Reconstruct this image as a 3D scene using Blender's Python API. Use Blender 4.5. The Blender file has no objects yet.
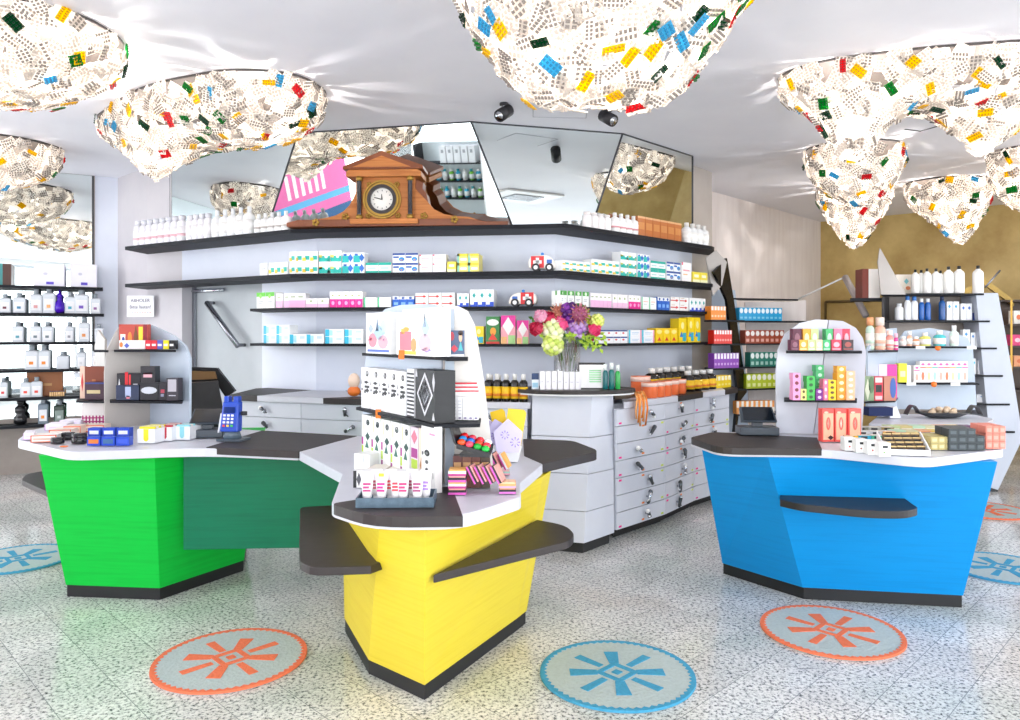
import bpy, bmesh, math, random
from mathutils import Vector, Matrix
random.seed(7)
R = math.radians
COL = bpy.context.scene.collection
FP = 740.0; HZ = 335.0; CH = 1.55          # focal length in pixels, horizon row, camera height

def P(u, v, Z=0.0):                         # point of a horizontal plane seen at (u, v)
    Y = (CH - Z) * FP / (v - HZ)
    return ((u - 510) / FP * Y, Y)
def HT(v, Y): return CH - (v - HZ) / FP * Y  # height of what is seen in row v at depth Y
def lin(h):
    h = h.lstrip('#')
    c = [int(h[i:i+2], 16) / 255 for i in (0, 2, 4)]
    return tuple(x / 12.92 if x <= .04045 else ((x + .055) / 1.055) ** 2.4 for x in c) + (1,)

# ---------------------------------------------------------------- materials
_M = {}
def mat(hexc, rough=.5, metal=0., emit=0., spec=.5, trans=0., vary=.06, scale=9., bump=0., coat=0., name=None):
    k = (hexc, rough, metal, emit, spec, trans, vary, scale, bump, coat)
    if k in _M: return _M[k]
    m = bpy.data.materials.new(name or 'surface_' + hexc.strip('#')); m.use_nodes = True
    nt = m.node_tree; b = nt.nodes['Principled BSDF']
    c = lin(hexc)
    tc = nt.nodes.new('ShaderNodeTexCoord'); nz = nt.nodes.new('ShaderNodeTexNoise'); nz.inputs['Scale'].default_value = scale
    mx = nt.nodes.new('ShaderNodeMix'); mx.data_type = 'RGBA'
    mx.inputs[6].default_value = tuple(x * (1 - vary) for x in c[:3]) + (1,)
    mx.inputs[7].default_value = tuple(min(1, x * (1 + vary)) for x in c[:3]) + (1,)
    nt.links.new(tc.outputs['Object'], nz.inputs['Vector']); nt.links.new(nz.outputs['Fac'], mx.inputs[0])
    nt.links.new(mx.outputs[2], b.inputs['Base Color'])
    b.inputs['Roughness'].default_value = rough; b.inputs['Metallic'].default_value = metal
    b.inputs['Specular IOR Level'].default_value = spec; b.inputs['Transmission Weight'].default_value = trans
    b.inputs['Coat Weight'].default_value = coat
    if emit: b.inputs['Emission Color'].default_value = c; b.inputs['Emission Strength'].default_value = emit
    if bump:
        bp = nt.nodes.new('ShaderNodeBump'); bp.inputs['Strength'].default_value = bump; bp.inputs['Distance'].default_value = .01
        nt.links.new(nz.outputs['Fac'], bp.inputs['Height']); nt.links.new(bp.outputs[0], b.inputs['Normal'])
    _M[k] = m
    return m
def C(h): return mat(h, .45)
def nodes(name):
    m = bpy.data.materials.new(name); m.use_nodes = True
    nt = m.node_tree
    return m, nt, nt.nodes['Principled BSDF'], (lambda t: nt.nodes.new('ShaderNode' + t)), nt.links.new
def ramp(nt, stops, interp='LINEAR'):
    r = nt.nodes.new('ShaderNodeValToRGB'); e = r.color_ramp; e.interpolation = interp
    while len(e.elements) < len(stops): e.elements.new(.5)
    for el, (p, h) in zip(e.elements, stops): el.position = p; el.color = lin(h)
    return r

def granite():
    m, nt, b, N, L = nodes('polished_granite_tiles')
    g = N('NewGeometry'); mp = N('Mapping'); mp.vector_type = 'TEXTURE'
    mp.inputs['Rotation'].default_value = (0, 0, R(45)); L(g.outputs['Position'], mp.inputs['Vector'])
    mp2 = N('Mapping'); mp2.inputs['Scale'].default_value = (1/.255, 1/.255, 1); mp2.inputs['Location'].default_value = (.757, .604, 0)
    L(mp.outputs[0], mp2.inputs['Vector'])
    br = N('TexBrick'); br.offset = 0; br.squash = 1
    br.inputs['Scale'].default_value = 1; br.inputs['Mortar Size'].default_value = .007
    br.inputs['Brick Width'].default_value = 1; br.inputs['Row Height'].default_value = 1
    br.inputs['Color1'].default_value = (0, 0, 0, 1); br.inputs['Color2'].default_value = (1, 1, 1, 1)
    br.inputs['Mortar'].default_value = (.5, .5, .5, 1); br.inputs['Mortar Smooth'].default_value = .1
    L(mp2.outputs[0], br.inputs['Vector'])
    n1 = N('TexNoise'); n1.inputs['Scale'].default_value = 58; n1.inputs['Detail'].default_value = 4; n1.inputs['Roughness'].default_value = .75
    L(g.outputs['Position'], n1.inputs['Vector'])
    r1 = ramp(nt, [(.37, '#45494b'), (.43, '#a8abad'), (.475, '#e6e7e6'), (.56, '#ffffff')]); L(n1.outputs['Fac'], r1.inputs[0])
    n2 = N('TexNoise'); n2.inputs['Scale'].default_value = 1.3; L(g.outputs['Position'], n2.inputs['Vector'])
    r2 = ramp(nt, [(.3, '#d6dcd6'), (.55, '#f3f1ee'), (.8, '#ded2c8')]); L(n2.outputs['Fac'], r2.inputs[0])
    mu = N('Mix'); mu.data_type = 'RGBA'; mu.blend_type = 'MULTIPLY'; mu.inputs[0].default_value = 1
    L(r1.outputs[0], mu.inputs[6]); L(r2.outputs[0], mu.inputs[7])
    t = N('Mix'); t.data_type = 'RGBA'; t.blend_type = 'MULTIPLY'; t.inputs[0].default_value = 1
    r3 = ramp(nt, [(0, '#ededed'), (1, '#ffffff')]); L(br.outputs['Color'], r3.inputs[0])
    L(mu.outputs[2], t.inputs[6]); L(r3.outputs[0], t.inputs[7])
    j = N('Mix'); j.data_type = 'RGBA'; j.inputs[7].default_value = lin('#8c8f90')
    L(br.outputs['Fac'], j.inputs[0]); L(t.outputs[2], j.inputs[6]); L(j.outputs[2], b.inputs['Base Color'])
    b.inputs['Roughness'].default_value = .13; b.inputs['Specular IOR Level'].default_value = .45
    return m
def stained_wood(name, c0, c1, c2, ax=0):
    m, nt, b, N, L = nodes(name)
    tc = N('NewGeometry'); mp = N('Mapping'); mp.inputs['Scale'].default_value = (1.1, 1.1, 26)
    L(tc.outputs['Position'], mp.inputs['Vector'])
    n = N('TexNoise'); n.inputs['Scale'].default_value = 2.2; n.inputs['Detail'].default_value = 6; n.inputs['Distortion'].default_value = .5
    L(mp.outputs[0], n.inputs['Vector'])
    r = ramp(nt, [(.3, c0), (.55, c1), (.74, c1), (.84, c2)]); L(n.outputs['Fac'], r.inputs[0]); L(r.outputs[0], b.inputs['Base Color'])
    b.inputs['Roughness'].default_value = .42; b.inputs['Specular IOR Level'].default_value = .25
    return m
def plaster(name, c0, c1, scale, rough=.7, streak=(1, 1, 1)):
    m, nt, b, N, L = nodes(name)
    g = N('NewGeometry'); mp = N('Mapping'); mp.inputs['Scale'].default_value = streak; L(g.outputs['Position'], mp.inputs['Vector'])
    n = N('TexNoise'); n.inputs['Scale'].default_value = scale; n.inputs['Detail'].default_value = 5; n.inputs['Roughness'].default_value = .6
    L(mp.outputs[0], n.inputs['Vector'])
    r = ramp(nt, [(.3, c0), (.7, c1)]); L(n.outputs['Fac'], r.inputs[0]); L(r.outputs[0], b.inputs['Base Color'])
    b.inputs['Roughness'].default_value = rough
    bp = N('Bump'); bp.inputs['Strength'].default_value = .1; bp.inputs['Distance'].default_value = .01
    L(n.outputs['Fac'], bp.inputs['Height']); L(bp.outputs[0], b.inputs['Normal'])
    return m
def pane_glass(k=.07, nm='clear_pane'):
    m = bpy.data.materials.new(nm); m.use_nodes = True; nt = m.node_tree; nt.nodes.clear()
    o = nt.nodes.new('ShaderNodeOutputMaterial'); a = nt.nodes.new('ShaderNodeBsdfTransparent'); g = nt.nodes.new('ShaderNodeBsdfGlossy')
    g.inputs['Roughness'].default_value = .02; x = nt.nodes.new('ShaderNodeMixShader'); x.inputs[0].default_value = k
    nt.links.new(a.outputs[0], x.inputs[1]); nt.links.new(g.outputs[0], x.inputs[2]); nt.links.new(x.outputs[0], o.inputs[0])
    return m
def blister(name, h, em, tr=.55):
    m = bpy.data.materials.new(name); m.use_nodes = True; nt = m.node_tree; nt.nodes.clear()
    N = nt.nodes.new; L = nt.links.new
    o = N('ShaderNodeOutputMaterial'); a = N('ShaderNodeBsdfDiffuse'); t = N('ShaderNodeBsdfTranslucent'); x = N('ShaderNodeMixShader')
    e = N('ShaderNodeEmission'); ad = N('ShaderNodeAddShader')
    tc = N('ShaderNodeTexCoord'); nz = N('ShaderNodeTexNoise'); nz.inputs['Scale'].default_value = 30
    r = ramp(nt, [(.35, h), (.6, h)]); L(tc.outputs['Object'], nz.inputs['Vector']); L(nz.outputs['Fac'], r.inputs[0])
    L(r.outputs[0], a.inputs[0]); L(r.outputs[0], t.inputs[0]); L(r.outputs[0], e.inputs[0])
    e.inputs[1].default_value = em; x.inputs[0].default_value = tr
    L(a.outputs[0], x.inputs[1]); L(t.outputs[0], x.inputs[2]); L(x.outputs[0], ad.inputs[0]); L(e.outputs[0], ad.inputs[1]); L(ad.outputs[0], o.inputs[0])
    return m

GRANITE = granite()
CEIL = plaster('ceiling_paint', '#e9e9f1', '#f1f1f7', 1.2, .55)
WHITEWALL = plaster('lilac_white_wall', '#dcdde8', '#e6e7f0', 2)
NICHE = plaster('blue_grey_laminate', '#d6dcec', '#e0e6f2', 1.5, .35)
COLUMN = plaster('pearl_grey_wall', '#c6c2c8', '#d2ced2', 1.5, .5)
BEIGE = plaster('brushed_pinkish_plaster', '#e4dbd9', '#efe8e6', 2.2, .5, (5, 5, .6))
GOLD = plaster('gold_lime_plaster', '#a88a4a', '#d2b878', 1.6, .42)
TAUPE = plaster('taupe_panel', '#8f857f', '#a89e96', 2, .45)
MIRROR = mat('#dfe6e6', .015, 1., vary=0, name='mirror_glass')
BLACK = mat('#232226', .5, name='charcoal_laminate'); MAT = plaster('anthracite_laminate', '#2b2524', '#332c2b', 14, .5)
SHELF = mat('#10131b', .55, spec=.25, name='dark_shelf'); SLAB = mat('#d0d1da', .35, name='white_worktop')
EDGEM = mat('#c9d2de', .4)
LAM = plaster('pale_laminate', '#cfd3de', '#d9dce5', 2, .33); FIN = plaster('pale_blue_panel', '#b4c2d2', '#c2cddb', 2, .35)
FINW = plaster('warm_grey_panel', '#aaa39e', '#bab4af', 2, .35); STEEL = mat('#9a9ca3', .25, .9); CHROME = mat('#c8ccd2', .12, 1.)
GREEN = stained_wood('green_stained_wood', '#05b63a', '#07c140', '#3fd066'); DGREEN = stained_wood('teal_green_stained_wood', '#01694a', '#02724f', '#128a66')
YELLOW = stained_wood('yellow_stained_wood', '#e2ca30', '#e8d23c', '#f0de60'); BLUE = stained_wood('blue_stained_wood', '#0587cc', '#078ed4', '#34a4dc')
PLINTH = mat('#17181b', .5); WOOD = stained_wood('clock_walnut', '#7a4320', '#9c6034', '#b87c4a'); BRASS = mat('#a8843c', .35, .7)
GLASS = pane_glass(); VASE = pane_glass(.22, 'vase_glass'); JAR = mat('#f4f6f6', .12, trans=.35, vary=.02)
WHITE = mat('#f3f3f3', .4)

# ---------------------------------------------------------------- mesh building
class MB:
    def __init__(s): s.v = []; s.f = []; s.m = []; s.s = []; s.mats = []
    def mi(s, m):
        if m not in s.mats: s.mats.append(m)
        return s.mats.index(m)
    def add(s, vs, fs, m, smooth=False):
        b = len(s.v); s.v += [tuple(p) for p in vs]; k = s.mi(m)
        for f in fs: s.f.append([b + i for i in f]); s.m.append(k); s.s.append(smooth)
        return s
    def box(s, x0, x1, y0, y1, z0, z1, m):
        return s.add([(x0,y0,z0),(x1,y0,z0),(x1,y1,z0),(x0,y1,z0),(x0,y0,z1),(x1,y0,z1),(x1,y1,z1),(x0,y1,z1)],
                     [(3,2,1,0),(4,5,6,7),(0,1,5,4),(1,2,6,5),(2,3,7,6),(3,0,4,7)], m)
    def rings(s, rs, m, cap=True, smooth=False):
        n = len(rs[0]); vs = [p for r in rs for p in r]; fs = []
        for i in range(len(rs) - 1):
            for j in range(n):
                fs.append((i*n+j, i*n+(j+1) % n, (i+1)*n+(j+1) % n, (i+1)*n+j))
        if cap: fs.append(tuple(range(n))[::-1]); fs.append(tuple((len(rs)-1)*n + j for j in range(n)))
        return s.add(vs, fs, m, smooth)
    def prism(s, poly, z0, z1, m, top=None):
        top = top or poly
        return s.rings([[(x, y, z0) for x, y in poly], [(x, y, z1) for x, y in top]], m)
    def lathe(s, prof, m, c=(0, 0, 0), n=14, smooth=True, sx=1, sy=1):
        return s.rings([[(c[0] + r*sx*math.cos(2*math.pi*j/n), c[1] + r*sy*math.sin(2*math.pi*j/n), c[2] + z) for j in range(n)] for r, z in prof], m, True, smooth)
    def tube(s, pts, r, m, n=8, r2=None):
        rs = []; pts = [Vector(p) for p in pts]
        for i, p in enumerate(pts):
            d = (pts[min(i+1, len(pts)-1)] - pts[max(i-1, 0)]).normalized()
            a = d.orthogonal().normalized() if abs(d.z) > .99 else d.cross(Vector((0, 0, 1))).normalized(); b = d.cross(a)
            rr = r if r2 is None else r + (r2 - r) * i / (len(pts)-1)
            rs.append([tuple(p + rr*(math.cos(2*math.pi*j/n)*a + math.sin(2*math.pi*j/n)*b)) for j in range(n)])
        return s.rings(rs, m, True, True)
    def ball(s, c, r, m, n=10, sx=1, sy=1, sz=1):
        k = max(4, n // 2)
        return s.lathe([(r*math.sin(math.pi*(i+.02)/(k+.04)), -r*sz*math.cos(math.pi*(i+.02)/(k+.04))) for i in range(k+1)], m, c, n, True, sx, sy)
    def xz(s, poly, y0, y1, m):           # outline in x, z extruded along y
        return s.rings([[(x, y0, z) for x, z in poly], [(x, y1, z) for x, z in poly]], m)
    def mesh(s, name, off=(0, 0, 0)):
        me = bpy.data.meshes.new(name)
        me.from_pydata([(a-off[0], b-off[1], c-off[2]) for a, b, c in s.v], [], s.f)
        for m in s.mats: me.materials.append(m)
        me.polygons.foreach_set('material_index', s.m); me.polygons.foreach_set('use_smooth', s.s)
        bm = bmesh.new(); bm.from_mesh(me); bmesh.ops.recalc_face_normals(bm, faces=bm.faces); bm.to_mesh(me); bm.free()
        me.update(); return me
    def build(s, name, parent=None, loc=None, world=True, bev=0):
        off = (0, 0, 0)
        if parent is not None and world: q = parent; off = Vector((0, 0, 0))
        if parent is not None and world:
            while q is not None: off = off + q.location; q = q.parent
        if loc is not None: off = loc
        o = bpy.data.objects.new(name, s.mesh(name, off)); COL.objects.link(o)
        if loc is not None and parent is None: o.location = loc
        if parent is not None: o.parent = parent
        if bev:
            b = o.modifiers.new('b', 'BEVEL'); b.width = bev; b.segments = 2; b.limit_method = 'ANGLE'; b.angle_limit = R(40)
        return o
LABELS = {}
def tag(o, label, cat, group=None, kind=None):
    o['label'] = label; o['category'] = cat
    if group: o['group'] = group
    if kind: o['kind'] = kind
    return o
def struct(name, mb, **k):
    o = mb.build(name, **k); o['kind'] = 'structure'; return o
def thing(name, label, cat, loc=(0, 0, 0), rz=0, group=None):
    o = bpy.data.objects.new(name, None); o.empty_display_size = .1; COL.objects.link(o)
    o.location = loc; o.rotation_euler = (0, 0, rz); return tag(o, label, cat, group)
def place(name, me, loc, rz, label, cat, group=None):
    o = bpy.data.objects.new(name, me); COL.objects.link(o); o.location = loc; o.rotation_euler = (0, 0, rz)
    return tag(o, label, cat, group)
def rounded(poly, r, n=4):                 # polygon with rounded corners
    out = []; k = len(poly)
    for i in range(k):
        p = Vector(poly[i]); a = Vector(poly[i-1]); b = Vector(poly[(i+1) % k])
        d1 = (a-p); d2 = (b-p); rr = r[i] if isinstance(r, (list, tuple)) else r
        rr = min(rr, d1.length*.45, d2.length*.45)
        if rr <= 0: out.append(tuple(p)); continue
        s = p + d1.normalized()*rr; e = p + d2.normalized()*rr
        for j in range(n+1):
            t = j/n; out.append(tuple((1-t)**2*s + 2*t*(1-t)*p + t*t*e))
    return out
def hit(poly, u):                          # where the sight line of column u crosses a plan polyline
    k = (u - 510) / FP; best = None
    for i, (a, b) in enumerate(zip(poly, poly[1:])):
        den = (b[0]-a[0]) - k*(b[1]-a[1])
        if abs(den) < 1e-9: continue
        t = (k*a[1] - a[0]) / den
        lo = 0 if i else -9; hi = 1 if i < len(poly)-2 else 9
        if lo - 1e-6 <= t <= hi + 1e-6:
            best = (a[0]+t*(b[0]-a[0]), a[1]+t*(b[1]-a[1]), math.atan2(b[1]-a[1], b[0]-a[0]))
            break
    return best
def panel(name, a, b, pix, th, m, parent=None, bev=0, front=0):   # upright board in the vertical plane a-b
    pts = []
    for u, v in pix:
        x, y, _ = hit([a, b], u); pts.append((x, y, max(HT(v, y), (parent.location.z + .004) if parent else 0)))
    d = Vector((b[0]-a[0], b[1]-a[1])).normalized(); nx, ny = -d.y, d.x     # away from the camera
    mb = MB().rings([[(x-nx*front, y-ny*front, z) for x, y, z in pts], [(x+nx*th, y+ny*th, z) for x, y, z in pts]], m)
    return mb.build(name, parent, bev=bev)
ORD = 'first second third fourth fifth sixth seventh eighth ninth tenth eleventh twelfth thirteenth fourteenth fifteenth sixteenth seventeenth eighteenth nineteenth twentieth'.split()

# ---------------------------------------------------------------- camera and view
cam = bpy.data.cameras.new('camera'); co = bpy.data.objects.new('camera', cam); COL.objects.link(co)
co.location = (0, 0, CH); co.rotation_euler = (R(90), 0, 0); cam.sensor_width = 36; cam.lens = FP/1020*36
cam.shift_y = -25/1020; cam.clip_start = .05; bpy.context.scene.camera = co
vs = bpy.context.scene.view_settings; vs.view_transform = 'Standard'; vs.look = 'None'; vs.gamma = 1; vs.use_curve_mapping = False
vs.exposure = 0.04
CZ = 3.40
# ================================================================ THE ROOM
F = [(-4.03, 7.74), (-1.92, 6.47), (.456, 6.13), (2.14, 7.74)]          # front edge of the wall shelves
W = [(-4.62, 8.72), (-4.0, 8.16), (-1.79, 6.83), (.40, 6.55), (1.98, 8.05)]  # wall line behind them
struct('floor', MB().box(-7.6, 9, -2.8, 12.6, -.06, 0, GRANITE))
struct('ceiling', MB().box(-7.6, 9, -2.8, 12.6, CZ, CZ+.08, CEIL))
def wall(name, a, b, z0, z1, m, th=.12, parts=None):
    d = Vector((b[0]-a[0], b[1]-a[1])).normalized(); n = Vector((-d.y, d.x))*th
    mb = parts or MB(); mb.prism([a, b, (b[0]+n.x, b[1]+n.y), (a[0]+n.x, a[1]+n.y)], z0, z1, m)
    return mb
L0, L1, LW = (-7.4, 7.197), (-4.83, 8.61), (-4.62, 8.72)
struct('wall_left', wall('', L0, L1, 0, CZ, TAUPE)); wb = wall('', L1, LW, 0, CZ, NICHE); struct('wall_left_corner', wb)
# shelf wall, with the doorway at columns 182-262
d0, d1 = hit(W[1:3], 182)[:2], hit(W[1:3], 262)[:2]
mb = wall('', W[0], W[1], 0, CZ, COLUMN); wall('', W[1], d0, 0, 2.46, COLUMN, parts=mb); wall('', W[1], hit(W[1:3], 171)[:2], 2.46, CZ, COLUMN, parts=mb); struct('wall_column', mb)
ZB = 2.46
mb = wall('', d0, d1, 2.085, ZB, NICHE); wall('', d1, W[2], 0, ZB, NICHE, parts=mb); wall('', W[2], W[3], 0, ZB, NICHE, parts=mb)
wall('', W[3], W[4], 0, ZB, NICHE, parts=mb); wall('', W[4], (2.30, 8.42), 0, CZ, FINW, parts=mb); struct('wall_shelving', mb)
struct('wall_behind_mirrors', wall('', (-3.3, 8.3), (.4, 7.6), ZB, CZ, NICHE, parts=wall('', (.4, 7.6), (1.98, 8.35), ZB, CZ, NICHE)))
wd = (Vector(d1)-Vector(d0)).normalized(); wn = Vector((-wd.y, wd.x))
# sliding door of grey glass set behind the opening
dr = thing('door_1', 'grey frosted door with slanted metal handle behind the counter', 'door', (d0[0]+wn.x*.16, d0[1]+wn.y*.16, 0)); dr['kind'] = 'structure'
a = Vector(d0)+wn*.16-wd*.1; b = Vector(d1)+wn*.16+wd*.1
DOORM = plaster('grey_door_glass', '#a9afb4', '#bac0c4', 1.3, .2)
MB().prism([a, b, b+wn*.04, a+wn*.04], 0.005, 2.2, DOORM).build('door_panel', dr)
fr = MB()
for o_ in (0, (Vector(d1)-Vector(d0)).length-.03):
    p = Vector(d0)+wd*o_; fr.prism([p+wn*.121, p+wd*.03+wn*.121, p+wd*.03+wn*.155, p+wn*.155], 0, 2.08, STEEL)
fr.build('door_frame', dr)
def doorpt(u, v, off=.10):
    x, y, _ = hit([tuple(a), tuple(b)], u); return (x-wn.x*off, y-wn.y*off, HT(v, y))
hb = MB(); p, q = doorpt(215, 303), doorpt(246, 346); hb.tube([p, q], .028, STEEL, 10)
for e in ((214, 303), (245, 345)):
    hb.tube([doorpt(*e), doorpt(*e, 0)], .018, STEEL)
hb.build('door_handle', dr); MB().tube([doorpt(186, 292, .03), doorpt(226, 290, .03)], .02, CHROME).build('door_closer', dr)
# right and rear walls
struct('wall_right', wall('', (2.27, 9.19), (5.08, 12.1), 0, CZ, BEIGE, parts=wall('', (2.30, 8.42), (2.27, 9.19), 0, CZ, BEIGE)))
mb = wall('', (5.08, 12.1), (8.8, 8.99), 0, CZ, GOLD); struct('wall_gold', mb)
gm = MB()
for (u0, v0, u1, v1) in ((826, 302, 870, 301), (826, 302, 826, 420)):
    p = hit([(5.08, 12.1), (8.8, 8.99)], u0); q = hit([(5.08, 12.1), (8.8, 8.99)], u1)
    gm.tube([(p[0]-.02, p[1]-.03, HT(v0, p[1])), (q[0]-.02, q[1]-.03, HT(v1, q[1]))], .02, mat('#5f4c26', .5))
struct('trim_1', gm)
struct('wall_end', MB().box(8.8, 8.92, 6.0, 9.0, 0, CZ, GOLD))
# shop front behind the photographer and glazing on the left
def shopwin(n, a, b, bays):
    w = thing('window_%d' % n, 'tall shop window with white frame', 'window', (a[0], a[1], 0)); w['kind'] = 'structure'
    A, B = Vector(a), Vector(b); d = (B-A).normalized(); nn = Vector((-d.y, d.x)); L = (B-A).length; f = MB()
    def bx(s0, s1, z0, z1, t, mm, m_): 
        p, q = A+d*s0, A+d*s1; m_.prism([p-nn*t, q-nn*t, q+nn*t, p+nn*t], z0, z1, mm)
    bx(0, L, 0.002, .12, .05, WHITE, f); bx(0, L, CZ-.12, CZ-.002, .05, WHITE, f)
    for i in range(bays+1):
        s = (L-.07)*i/bays; bx(s, s+.07, .12, CZ-.12, .05, WHITE, f)
    f.build('window_frame', w)
    for i in range(bays):
        g = MB(); bx((L-.07)*i/bays+.07, (L-.07)*(i+1)/bays, .12, CZ-.12, .006, GLASS, g); g.build('pane', w)
shopwin(1, (-7.4, -2.6), (8.8, -2.6), 6); shopwin(2, (-7.4, 7.1), (-7.4, -2.5), 4); shopwin(3, (8.8, -2.5), (8.8, 5.9), 4)  # third window, on the right, is added to brighten the ceiling and rear
wo = bpy.data.worlds.new('daylight'); bpy.context.scene.world = wo; wo.use_nodes = True
nt = wo.node_tree; bg = nt.nodes['Background']; g = nt.nodes.new('ShaderNodeTexCoord'); sp = nt.nodes.new('ShaderNodeSeparateXYZ')
rp = ramp(nt, [(.46, '#8f9498'), (.5, '#dfe8f2'), (.9, '#ffffff')]); mr = nt.nodes.new('ShaderNodeMapRange'); mr.inputs[1].default_value = -1
nt.links.new(g.outputs['Generated'], sp.inputs[0]); nt.links.new(sp.outputs[2], mr.inputs[0]); nt.links.new(mr.outputs[0], rp.inputs[0]); nt.links.new(rp.outputs[0], bg.inputs[0])
bg.inputs[1].default_value = 1.2
def area(name, loc, rot, sx, sy, e, col=(1, 1, 1)):
    l = bpy.data.lights.new(name, 'AREA'); l.shape = 'RECTANGLE'; l.size = sx; l.size_y = sy; l.energy = e; l.color = col
    o = bpy.data.objects.new(name, l); COL.objects.link(o); o.location = loc; o.rotation_euler = rot
area('daylight_front', (.7, -2.9, 1.75), (R(104), 0, 0), 15, 3.1, 640, (.96, .98, 1))
area('daylight_left', (-7.7, 2.3, 1.75), (R(104), 0, R(-90)), 9, 3.1, 400, (.96, .98, 1))
area('added_fill_right', (9.1, 1.7, 1.75), (R(104), 0, R(90)), 8.2, 3.1, 420, (.96, .98, 1))  # fill lamp added outside the made-up right window, lifts ceiling and rear
# ---- mirrors above the shelves: facets that lean forward
def ray(u, v): return Vector(((u-510)/FP, 1, (HZ-v)/FP))
def on_ceiling(u, v): r = ray(u, v); k = (CZ-CH)/r.z; return Vector((0, 0, CH)) + r*k
T = [on_ceiling(170.5, 163), on_ceiling(298, 132.5), on_ceiling(471, 121.3), on_ceiling(622.5, 133.3), on_ceiling(692.5, 155.8)]
def on_plane(a, b, c, u, Z):               # point of plane abc at height Z in column u
    n = (b-a).cross(c-a); k = (u-510)/FP     # x = k y, z = Z
    y = (n.dot(a) - n.z*Z) / (n.x*k + n.y); return Vector((k*y, y, Z))
ZB = 2.49
B1 = Vector((T[0].x, T[0].y, ZB)); B2 = on_plane(T[0], T[1], B1, 265, ZB)
B3 = on_plane(T[1], T[2], B2, 513, ZB); B4 = on_plane(T[2], T[3], B3, 590, ZB); B5 = on_plane(T[3], T[4], B4, 692.5, ZB)
MB_LAB = ['large mirror panel left of the clock, reflecting lamps and ceiling', 'forward-leaning mirror behind the wooden clock, with slanted sides',
          'wide mirror panel between clock and right mirror, reflecting ceiling vent', 'four-sided mirror above the amber jars, rightmost in the row']
for (a, b, c, d), lb in zip([(T[0], T[1], B2, B1), (T[1], T[2], B3, B2), (T[2], T[3], B4, B3), (T[3], T[4], B5, B4)], MB_LAB):
    n = (b-a).cross(d-a).normalized(); n = n if n.y > 0 else -n
    base = (a+b+c+d)/4; dz = Vector((0, 0, -.004)) if True else 0
    t = thing('wall_mirror', lb, 'mirror', tuple((c+d)/2), group='faceted mirrors above the shelves')
    a, b = a+dz, b+dz
    m = MB(); m.rings([[tuple(p) for p in (a, b, c, d)], [tuple(p+n*.008) for p in (a, b, c, d)]], MIRROR); m.build('mirror_glass', t)
    m = MB()
    for p, q in ((a, b), (b, c), (d, a)):
        m.tube([tuple(p-n*.002), tuple(q-n*.002)], .008, mat('#3a3c42', .4), 6)
    m.build('mirror_edge', t)
# ---- mirrored left wall
ld = (Vector(L1)-Vector(L0)).normalized(); ln = Vector((ld.y, -ld.x))
A_, B_ = Vector(L0)+ln*.012, Vector(L1)+ln*.012-ld*.01
t = thing('wall_mirror', 'full-height mirror behind the bottle shelves at the far left', 'mirror', (A_.x, A_.y, .62), group='left wall mirror')
MB().prism([A_, B_, B_-ln*.01, A_-ln*.01], .62, CZ-.004, MIRROR).build('mirror_glass', t)
MB().prism([B_-ld*.02+ln*.01, B_+ln*.01, B_, B_-ld*.02], .62, CZ-.004, mat('#3a3c42', .4)).build('mirror_edge', t)

# ================================================================ WALL SHELVES
def offset_poly(poly, d):                   # shift the polyline away from the camera
    out = []
    for i, p in enumerate(poly):
        ns = []
        for a, b in ((poly[i-1], p) if i else None, (p, poly[i+1]) if i < len(poly)-1 else None):
            pass
    return out
WS = [(-4.0, 8.16), (-1.79, 6.83), (.40, 6.55), (1.98, 8.05)]
def trim(poly, u0, u1):                     # part of a polyline between two columns
    pts = [hit(poly, u0)[:2]]
    for p in poly:
        u = 510+p[0]/p[1]*FP
        if u0+1 < u < u1-1: pts.append(p)
    pts.append(hit(poly, u1)[:2]); return pts
TS = .035
def wall_shelf(Z, u0, u1, label, back0=None, TS=.035):
    fr_ = trim(F, u0, u1); bk = trim([(x, y-.004) for x, y in WS], back0 or u0, min(u1, 691))
    if u1 > 700: bk.append((2.26, 8.30))
    poly = fr_ + bk[::-1]
    k = len(poly); poly = rounded(poly, [0, .3, .3] + [0]*(k-3) if u1 < 700 else [0 if i != len(fr_)-1 else .1 for i in range(k)])
    o = MB().prism(poly, Z-TS, Z, SHELF).build('wall_shelf', loc=(fr_[1][0], fr_[1][1], Z-TS)); tag(o, label, 'shelf')
Z1, Z2, Z3, Z4 = 2.475, 2.085, 1.79, 1.475
wall_shelf(Z1, 125, 715, 'topmost long dark wall shelf carrying the wooden clock', 147)
wall_shelf(Z2, 125, 714, 'second long dark wall shelf from the top, above the doorway', 147)
wall_shelf(Z3, 250, 712, 'third dark wall shelf, carrying pink and white boxes', 263, .024)
wall_shelf(Z4, 250, 708, 'lowest dark wall shelf, behind the flowers', 263, .024)
# paper sign
a, b = W[1], d0
def on_wall(u, v, off, p0=W[1], p1=d0):
    x, y, _ = hit([p0, p1], u); return Vector((x+ (-wn.x)*off, y-wn.y*off, HT(v, y)))
p, q = on_wall(124.5, 296, 0, W[0], W[1]), on_wall(155, 317, 0)
sa = Vector((-4.02, 8.085)); sd = Vector((.86, -.51)).normalized()
s = thing('paper_sign', 'white paper sign reading ABHOLER Bitte läuten taped beside the doorway', 'sign', (0, 0, 0))
sx0 = hit([W[1], d0], 148)
cx, cy, an = hit([W[1], d0], 152); ang = an
cw = Vector((math.cos(ang), math.sin(ang))); cen = Vector((cx, cy)) - cw*.02 + Vector((-wn.x, -wn.y))*.02
zc = HT(306.5, cy); s.location = ((140.5-510)/FP*8.04, 8.04, zc); s.rotation_euler = (0, 0, -.15)
MB().box(-.16, .16, -.003, 0, -.115, .115, mat('#efeef2', .6)).build('sheet', s, world=False)
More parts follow.
